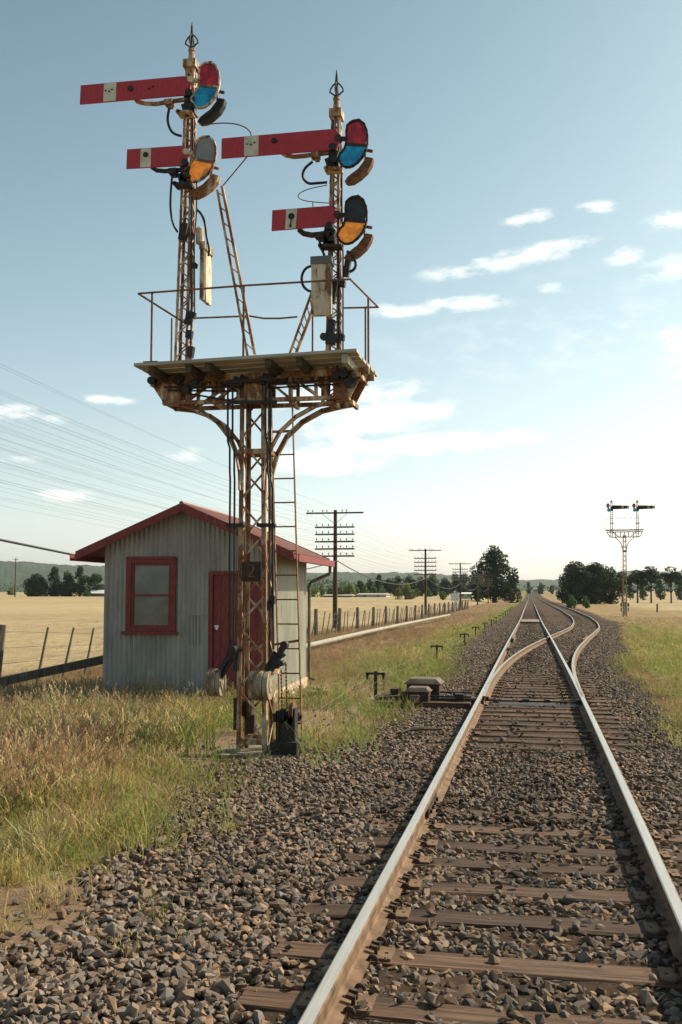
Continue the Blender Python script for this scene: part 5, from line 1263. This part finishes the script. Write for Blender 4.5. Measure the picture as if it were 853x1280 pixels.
def tree(px,pxw,pyt,pyb,D,kind,label,col=(1,1,1),name='tree',cat='tree',group=None,seed=0,leafn=None,size=None,z0=None):
    """px centre column, pxw width in photo pixels, top and base rows, distance"""
    rs=np.random.default_rng(900+seed+int(px*3)); y=at(px,700,Y=100).normalized() if False else None
    d=ray(px,739.3); t_=D/d.dot(F_); g=Vector((0,0,CAMH))+d*t_; gzv=float(gz(g.x,g.y)) if z0 is None else z0
    g.z=gzv; H_=at(px,pyt,Y=g.y).z-gzv; Wd=(at(px+pxw/2,700,Y=g.y)-at(px-pxw/2,700,Y=g.y)).length; R0=Wd/2
    th_=thing(name,label,cat,g,group); size=size or max(.10,D*.00085); leafn=leafn or 5.0/(size*size)
    blobs=[]
    if kind=='dome':       # broad pine: full rounded dome down to the ground
        for i in range(64):
            f=i/63; zz=H_*(.08+.80*f); rr=R0*1.12*(1-.95*f**3)**.7; a=i*2.4+rs.uniform(-.3,.3); q=rs.uniform(.45,.78); r=R0*rs.uniform(.20,.32)*(1-.35*f)
            blobs.append(((g.x+rr*q*cos(a),g.y+rr*q*sin(a),gzv+zz),(r,r,r*.85)))
        for i in range(8): blobs.append(((g.x,g.y,gzv+H_*(.15+.09*i)),(R0*.5*(1-.06*i),R0*.5*(1-.06*i),H_*.09)))
        blobs.append(((g.x,g.y,gzv+H_*.90),(R0*.26,R0*.26,H_*.10)))
    elif kind=='round':
        for i in range(30):
            f=rs.random(); zz=H_*(.05+.75*f); rr=R0*.74*sqrt(max(0.05,1-(2*f-1)**2)); a=rs.uniform(0,6.28); q=sqrt(rs.random()); r=R0*rs.uniform(.30,.46); blobs.append(((g.x+rr*q*cos(a),g.y+rr*q*sin(a),gzv+zz),(r,r,r*.85)))
        blobs.append(((g.x,g.y,gzv+H_*.85),(R0*.38,R0*.38,H_*.14)))
    elif kind=='flat':      # high flat crown on visible trunks
        for i in range(26):
            a=rs.uniform(0,6.28); q=sqrt(rs.random()); zz=H_*rs.uniform(.62,.90)-H_*.10*q; r=R0*rs.uniform(.28,.44); blobs.append(((g.x+R0*.82*q*cos(a),g.y+R0*.82*q*sin(a),gzv+zz),(r*1.2,r*1.2,r*.55)))
        for i in range(5):
            a=rs.uniform(0,6.28); q=.5*sqrt(rs.random()); r=R0*rs.uniform(.14,.24); blobs.append(((g.x+R0*q*cos(a),g.y+R0*q*sin(a),gzv+H_*rs.uniform(.30,.5)),(r,r,r*.8)))
        blobs.append(((g.x,g.y,gzv+H_*.91),(R0*.62,R0*.62,H_*.08)))
    elif kind=='cone':
        for i in range(22):
            f=rs.random(); zz=H_*(.1+.84*f); rr=R0*.95*(1-f)**.7; a=rs.uniform(0,6.28); q=rs.random(); r=R0*(.44-.22*f); blobs.append(((g.x+rr*q*cos(a),g.y+rr*q*sin(a),gzv+zz),(r,r,r*.9)))
        blobs.append(((g.x,g.y,gzv+H_*.93),(R0*.1,R0*.1,H_*.06)))
    elif kind=='bush':
        for i in range(14):
            a=rs.uniform(0,6.28); q=sqrt(rs.random()); r=R0*rs.uniform(.25,.42); blobs.append(((g.x+R0*.65*q*cos(a),g.y+R0*.65*q*sin(a),gzv+H_*(.10+.68*rs.random()*(1-q*.5))),(r,r,min(r,H_*.34))))
        blobs.append(((g.x,g.y,gzv+H_*.72),(R0*.45,R0*.45,H_*.26)))
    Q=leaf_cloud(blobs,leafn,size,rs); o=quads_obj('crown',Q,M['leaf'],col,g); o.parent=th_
    mb=MB(); tw=max(.09,R0*.075)
    mb.tube([g+Vector((0,0,-.4)),g+Vector((0,0,H_*.3)),g+Vector((R0*.06,0,H_*.62)),g+Vector((0,0,H_*.85))],[tw*1.3,tw,tw*.7,tw*.25],8)
    for bq in blobs[:7]:
        c=Vector(bq[0]); s_=g+Vector((0,0,H_*.28+.0)); s_=s_.lerp(g+Vector((0,0,c.z-gzv)),.55); mb.tube([s_,s_.lerp(c,.5)+Vector((0,0,-.1*R0)),c],[tw*.5,tw*.35,tw*.12],5)
    part(mb,'trunk','bark',th_); return th_
tree(618,63,681,748,270,'dome','very large dark dome shaped pine beside the line, tallest tree on the left',(.85,.85,.9),size=.30,seed=4)
tree(596,18,716,747,262,'round','dark tree tucked against the left foot of the big dome pine',(.8,.85,.9),seed=5)
tree(640,14,718,746,285,'round','small dark tree against the right foot of the big dome pine',(.9,.95,.9),seed=6)
for px,w_,t,kd,lb in ((720,52,700,'round','broad dark pine, leftmost of the big clump right of the line'),(744,50,701.5,'round','dark round pine in the middle of the clump right of the line'),(764,38,708,'round','lower dark tree at the right end of the clump right of the line'),(703,22,716,'bush','low dark side tree under the left edge of the right hand clump'),(733,40,706,'round','shaded tree in front of the clump right of the line')):
    tree(px,w_,t,748,262,kd,lb,(.75,.85,.8),seed=8)
for px,w_,t,kd,lb in ((797,27,712,'flat','flat topped pine just right of the distant signal'),(814,27,707,'flat','tallest flat topped pine right of the distant signal'),(839,24,707.5,'flat','airy flat topped pine with forked trunks near the right edge'),(860,26,709,'flat','flat topped pine cut by the right edge of the photo'),(778,20,713,'flat','flat topped pine behind the distant signal post')):
    tree(px,w_,t,743.5,300,kd,lb,(.75,.85,.85),seed=3)
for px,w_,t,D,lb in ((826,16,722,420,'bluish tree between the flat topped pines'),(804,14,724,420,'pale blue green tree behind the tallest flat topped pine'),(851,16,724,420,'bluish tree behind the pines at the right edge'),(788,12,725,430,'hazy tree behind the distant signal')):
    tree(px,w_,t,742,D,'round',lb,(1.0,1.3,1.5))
tree(714,16,742,755,165,'bush','bright green bush beside the siding',(1.6,2.1,1.3),'bush','bush'); tree(732,15,743.5,754,175,'bush','smaller green bush right of the siding bush',(1.5,2.0,1.3),'bush','bush')
for px,w_,t,kd,lb in ((44,30,717,'round','leftmost dark tree of the clump behind the golden paddock'),(68,34,708,'cone','spreading dark tree, second from left behind the golden paddock'),(84,24,713,'round','dark tree between the two tallest of the left hand clump'),(100,30,707.5,'cone','tall dark pointed tree of the clump left of the hut'),(119,24,716,'round','rightmost dark tree of the clump, just left of the hut')):
    tree(px,w_,t,745,372,kd,lb,(.9,1.05,.95),size=.34)
tree(14,12,734,743,520,'bush','low pale scrub at the left edge of the paddock',(2.2,2.2,1.6),'bush','bush'); tree(110,10,735,746,366,'bush','pale green shrub in front of the left hand clump',(2.,2.2,1.3),'bush','bush')
tree(507,29,727,749,235,'bush','round olive grey tree standing alone before the dark tree belt',(4.2,3.4,2.6),'tree','tree',size=.17)
tree(553,16,738.5,747,240,'bush','low bright green bush right of the round olive tree',(2.4,2.6,1.5),'bush','bush')
rt=random.Random(11)
belt=[(474,22,717.5,'cone'),(486,18,722,'round'),(497,20,719,'round'),(512,22,718,'round'),(526,20,720,'round'),(541,24,717,'round'),(556,20,721,'round'),(569,18,715,'round'),(581,20,716,'round'),(593,18,719,'round'),(462,18,724,'cone'),(450,16,725,'round')]
posn=['leftmost','second','third','fourth','fifth','sixth','seventh','eighth','ninth','tenth','eleventh','last']
for i,(px,w_,t,kd) in enumerate(sorted(belt)):
    tree(px,w_,t,745,410+rt.uniform(-20,20),kd,f'dark tree of the belt beyond the telephone poles, {posn[i]} from the left',(.75,.9,.95),group='dark belt of trees beyond the poles',seed=i)
pale=[(392,16,732),(403,13,729),(414,17,731),(425,14,733),(436,18,728),(446,12,732),(457,14,731),(468,12,733),(479,13,735),(520,12,735),(536,12,737)]
for i,(px,w_,t) in enumerate(pale):
    c=rt.choice([(3.0,3.0,1.6),(1.9,2.3,1.2),(3.6,3.1,1.9)]); tree(px,w_,t,746,345+rt.uniform(-15,15),rt.choice(['round','cone','bush']),f'small paler green tree in front of the belt, {posn[i]} from the left',c,group='paler small trees before the belt',seed=i)
for px,w_,t,lb in ((661,8,726,'small round tree straight down the line'),(676,11,727,'wider round tree just right of the far end of the line'),(649,7,731,'faint grey green tree near the far houses'),(690,8,731,'small far tree left of the right hand clump')):
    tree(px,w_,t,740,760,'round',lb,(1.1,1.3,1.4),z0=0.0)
# far-off woods as single masses
def wood(name,px0,px1,D,hh,label,seed,col,step=6,z=0,size=1.4,nper=.5):
    rs=np.random.default_rng(seed); blobs=[]; x=px0
    while x<px1:
        d=ray(x,739.3); g=Vector((0,0,0))+d*((D+rs.uniform(-70,70))/d.dot(F_)); h=hh*rs.uniform(.6,1.15); r=h*rs.uniform(.5,.8); blobs.append(((g.x,g.y,z+h*.55),(r,r,h*.5))); x+=step*rs.uniform(.6,1.3)
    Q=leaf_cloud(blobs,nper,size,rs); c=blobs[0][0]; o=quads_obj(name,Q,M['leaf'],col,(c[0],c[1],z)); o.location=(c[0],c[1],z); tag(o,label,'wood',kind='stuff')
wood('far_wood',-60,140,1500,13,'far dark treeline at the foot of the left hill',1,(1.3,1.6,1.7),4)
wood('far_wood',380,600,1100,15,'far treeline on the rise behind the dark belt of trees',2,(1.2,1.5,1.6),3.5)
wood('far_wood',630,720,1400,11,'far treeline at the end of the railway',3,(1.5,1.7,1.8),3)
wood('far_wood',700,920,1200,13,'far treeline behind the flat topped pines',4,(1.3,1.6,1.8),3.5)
# ---------------------------------------------------------------- hills
m,n,l,b=base_mat('wooded_hill',.9,0,.1)
a=ramp(n,l,noise(n,l,.022,(1,1,1),8,.75),[(.35,(.018,.032,.016)),(.62,(.06,.085,.04))]); l.new(a,b.inputs['Base Color']); M['hill']=m
def hills(name,prof_,D,label,seed,deep=900):
    rs=np.random.default_rng(seed); xs=np.arange(prof_[0][0],prof_[-1][0],1.2); hp_=np.interp(xs,[p[0] for p in prof_],[p[1] for p in prof_]); nx=len(xs); rows=26
    X=np.zeros((rows,nx)); Y=np.zeros((rows,nx)); Z=np.zeros((rows,nx))
    for j in range(rows):
        t=j/(rows-1); dd=D-deep+2*deep*t
        for i in range(nx):
            d=ray(xs[i],739.3); g=d*(dd/d.dot(F_)); hz=(739.3-hp_[i])/FPX*D+CAMH; s_=sin(pi*t)**1.2
            X[j,i]=g.x; Y[j,i]=g.y; Z[j,i]=-6+(hz+6)*s_
    Z+=(fbm(X,Y,38,seed)-.5)*15*np.clip(Z/25,0,1)+(fbm(X,Y,300,seed+3)-.5)*14*np.clip(Z/60,0,1)*(np.abs(np.linspace(-1,1,rows))[:,None]>.1)
    me=grid_mesh(name,X,Y,Z); me.materials.append(M['hill']); o=bpy.data.objects.new(name,me); COL.objects.link(o); tag(o,label,'hills',kind='structure')
hills('hills',[(-200,712),(-60,706),(0,702),(30,703),(70,706.5),(110,707),(150,709),(250,716),(330,720),(380,717),(420,716),(470,717),(520,717.5),(600,721),(650,727),(690,726)],3600,'long wooded blue green hill range on the left horizon',61)
hills('hills',[(560,733),(600,727),(640,725.5),(690,725),(720,722),(760,716),(800,714),(830,715),(880,713),(960,718),(1060,728)],4300,'pale wooded hills on the right horizon',62)
# ================================================================ buildings
def house(px0,px1,pyr,pye,pyb,D,wall,roofm,label,name='farm_house',ridge='x',dep=None,wins=2):
    d=ray((px0+px1)/2,739.3); g=d*(D/d.dot(F_)); y=g.y; A=at(px0,pyr,Y=y); B=at(px1,pyb,Y=y); ez=at(px0,pye,Y=y).z; zb=B.z-.3; dep=dep or (B.x-A.x)*.6
    t=thing(name,label,'building',(A.x,y,zb)); x0,x1=A.x,B.x
    mb=MB(); mb.bb(x0,x1,y,y+dep,zb,ez); part(mb,'wall',wall,t)
    mb=MB(); o_=.4
    mb.add([(x0-o_,y-o_,ez-.05),(x1+o_,y-o_,ez-.05),(x1+o_,y+dep+o_,ez-.05),(x0-o_,y+dep+o_,ez-.05),(x0+.3,y+dep/2,A.z),(x1-.3,y+dep/2,A.z)],[(0,1,5,4),(2,3,4,5),(1,2,5),(3,0,4),(3,2,1,0)]); part(mb,'roof',roofm,t)
    for i in range(wins):
        wx=x0+(x1-x0)*(i+.6)/(wins+.2); mb=MB(); mb.bb(wx-.5,wx+.5,y-.04,y-.004,zb+(ez-zb)*.45,zb+(ez-zb)*.82); part(mb,'window','glass',t)
M['brick']=simple('red_brick_far',(.25,.12,.08),(.18,.09,.06),3); M['creamwall']=simple('cream_far_wall',(.45,.42,.36),(.38,.35,.3),2)
house(110,136,737.3,741.5,747.5,368,'brick','whitep','low brick farmhouse with white roof just left of the hut')
house(446,483,741.5,743,747,330,'creamwall','concrete','long low pale building in front of the tree belt','farm_shed',dep=9)
house(404,440,743,744.2,747,326,'brick','concrete','low building glimpsed between hut and first pole','farm_shed',dep=7)
house(574,591,740.5,742,747,300,'creamwall','whitep','small shed with a bright white roof left of the big dome pine','farm_shed',dep=6)
house(641,652,732,735.5,741.5,640,'creamwall','concrete','pale gabled house at the far end of the line, left of the rails'); house(667,672,734,736.5,740.5,700,'creamwall','whitep','tiny pale house right of the far end of the line')
# pole at the far left
d=ray(19,739.3); g=d*(330/d.dot(F_)); t=thing('power_pole','slim far power pole rising from the paddock at the left edge','power pole',(g.x,g.y,-.15)); z1=at(19,697,Y=g.y).z
mb=MB(); mb.tube([(g.x,g.y,-.4),(g.x,g.y,z1)],[.20,.16],8); part(mb,'pole','pole',t); mb=MB(); mb.bb(g.x-1.1,g.x+1.1,g.y-.1,g.y+.02,z1-.75,z1-.6); part(mb,'crossarm','pole',t)
# ================================================================ haze
mb=MB(); mb.bb(-5600,5600,-300,6200,-12,260)
vm=bpy.data.materials.new('haze'); vm.use_nodes=True; n,l=nodes(vm); n.clear(); o_=n.new('ShaderNodeOutputMaterial'); pv=n.new('ShaderNodeVolumePrincipled'); pv.inputs['Color'].default_value=(.86,.92,1,1); pv.inputs['Density'].default_value=HAZE; pv.inputs['Anisotropy'].default_value=.3; l.new(pv.outputs[0],o_.inputs['Volume'])
M['haze']=vm
if HAZE>0: hz=mb.build('haze','haze',None); tag(hz,'thin pale air haze softening the far hills and trees','haze',kind='stuff')
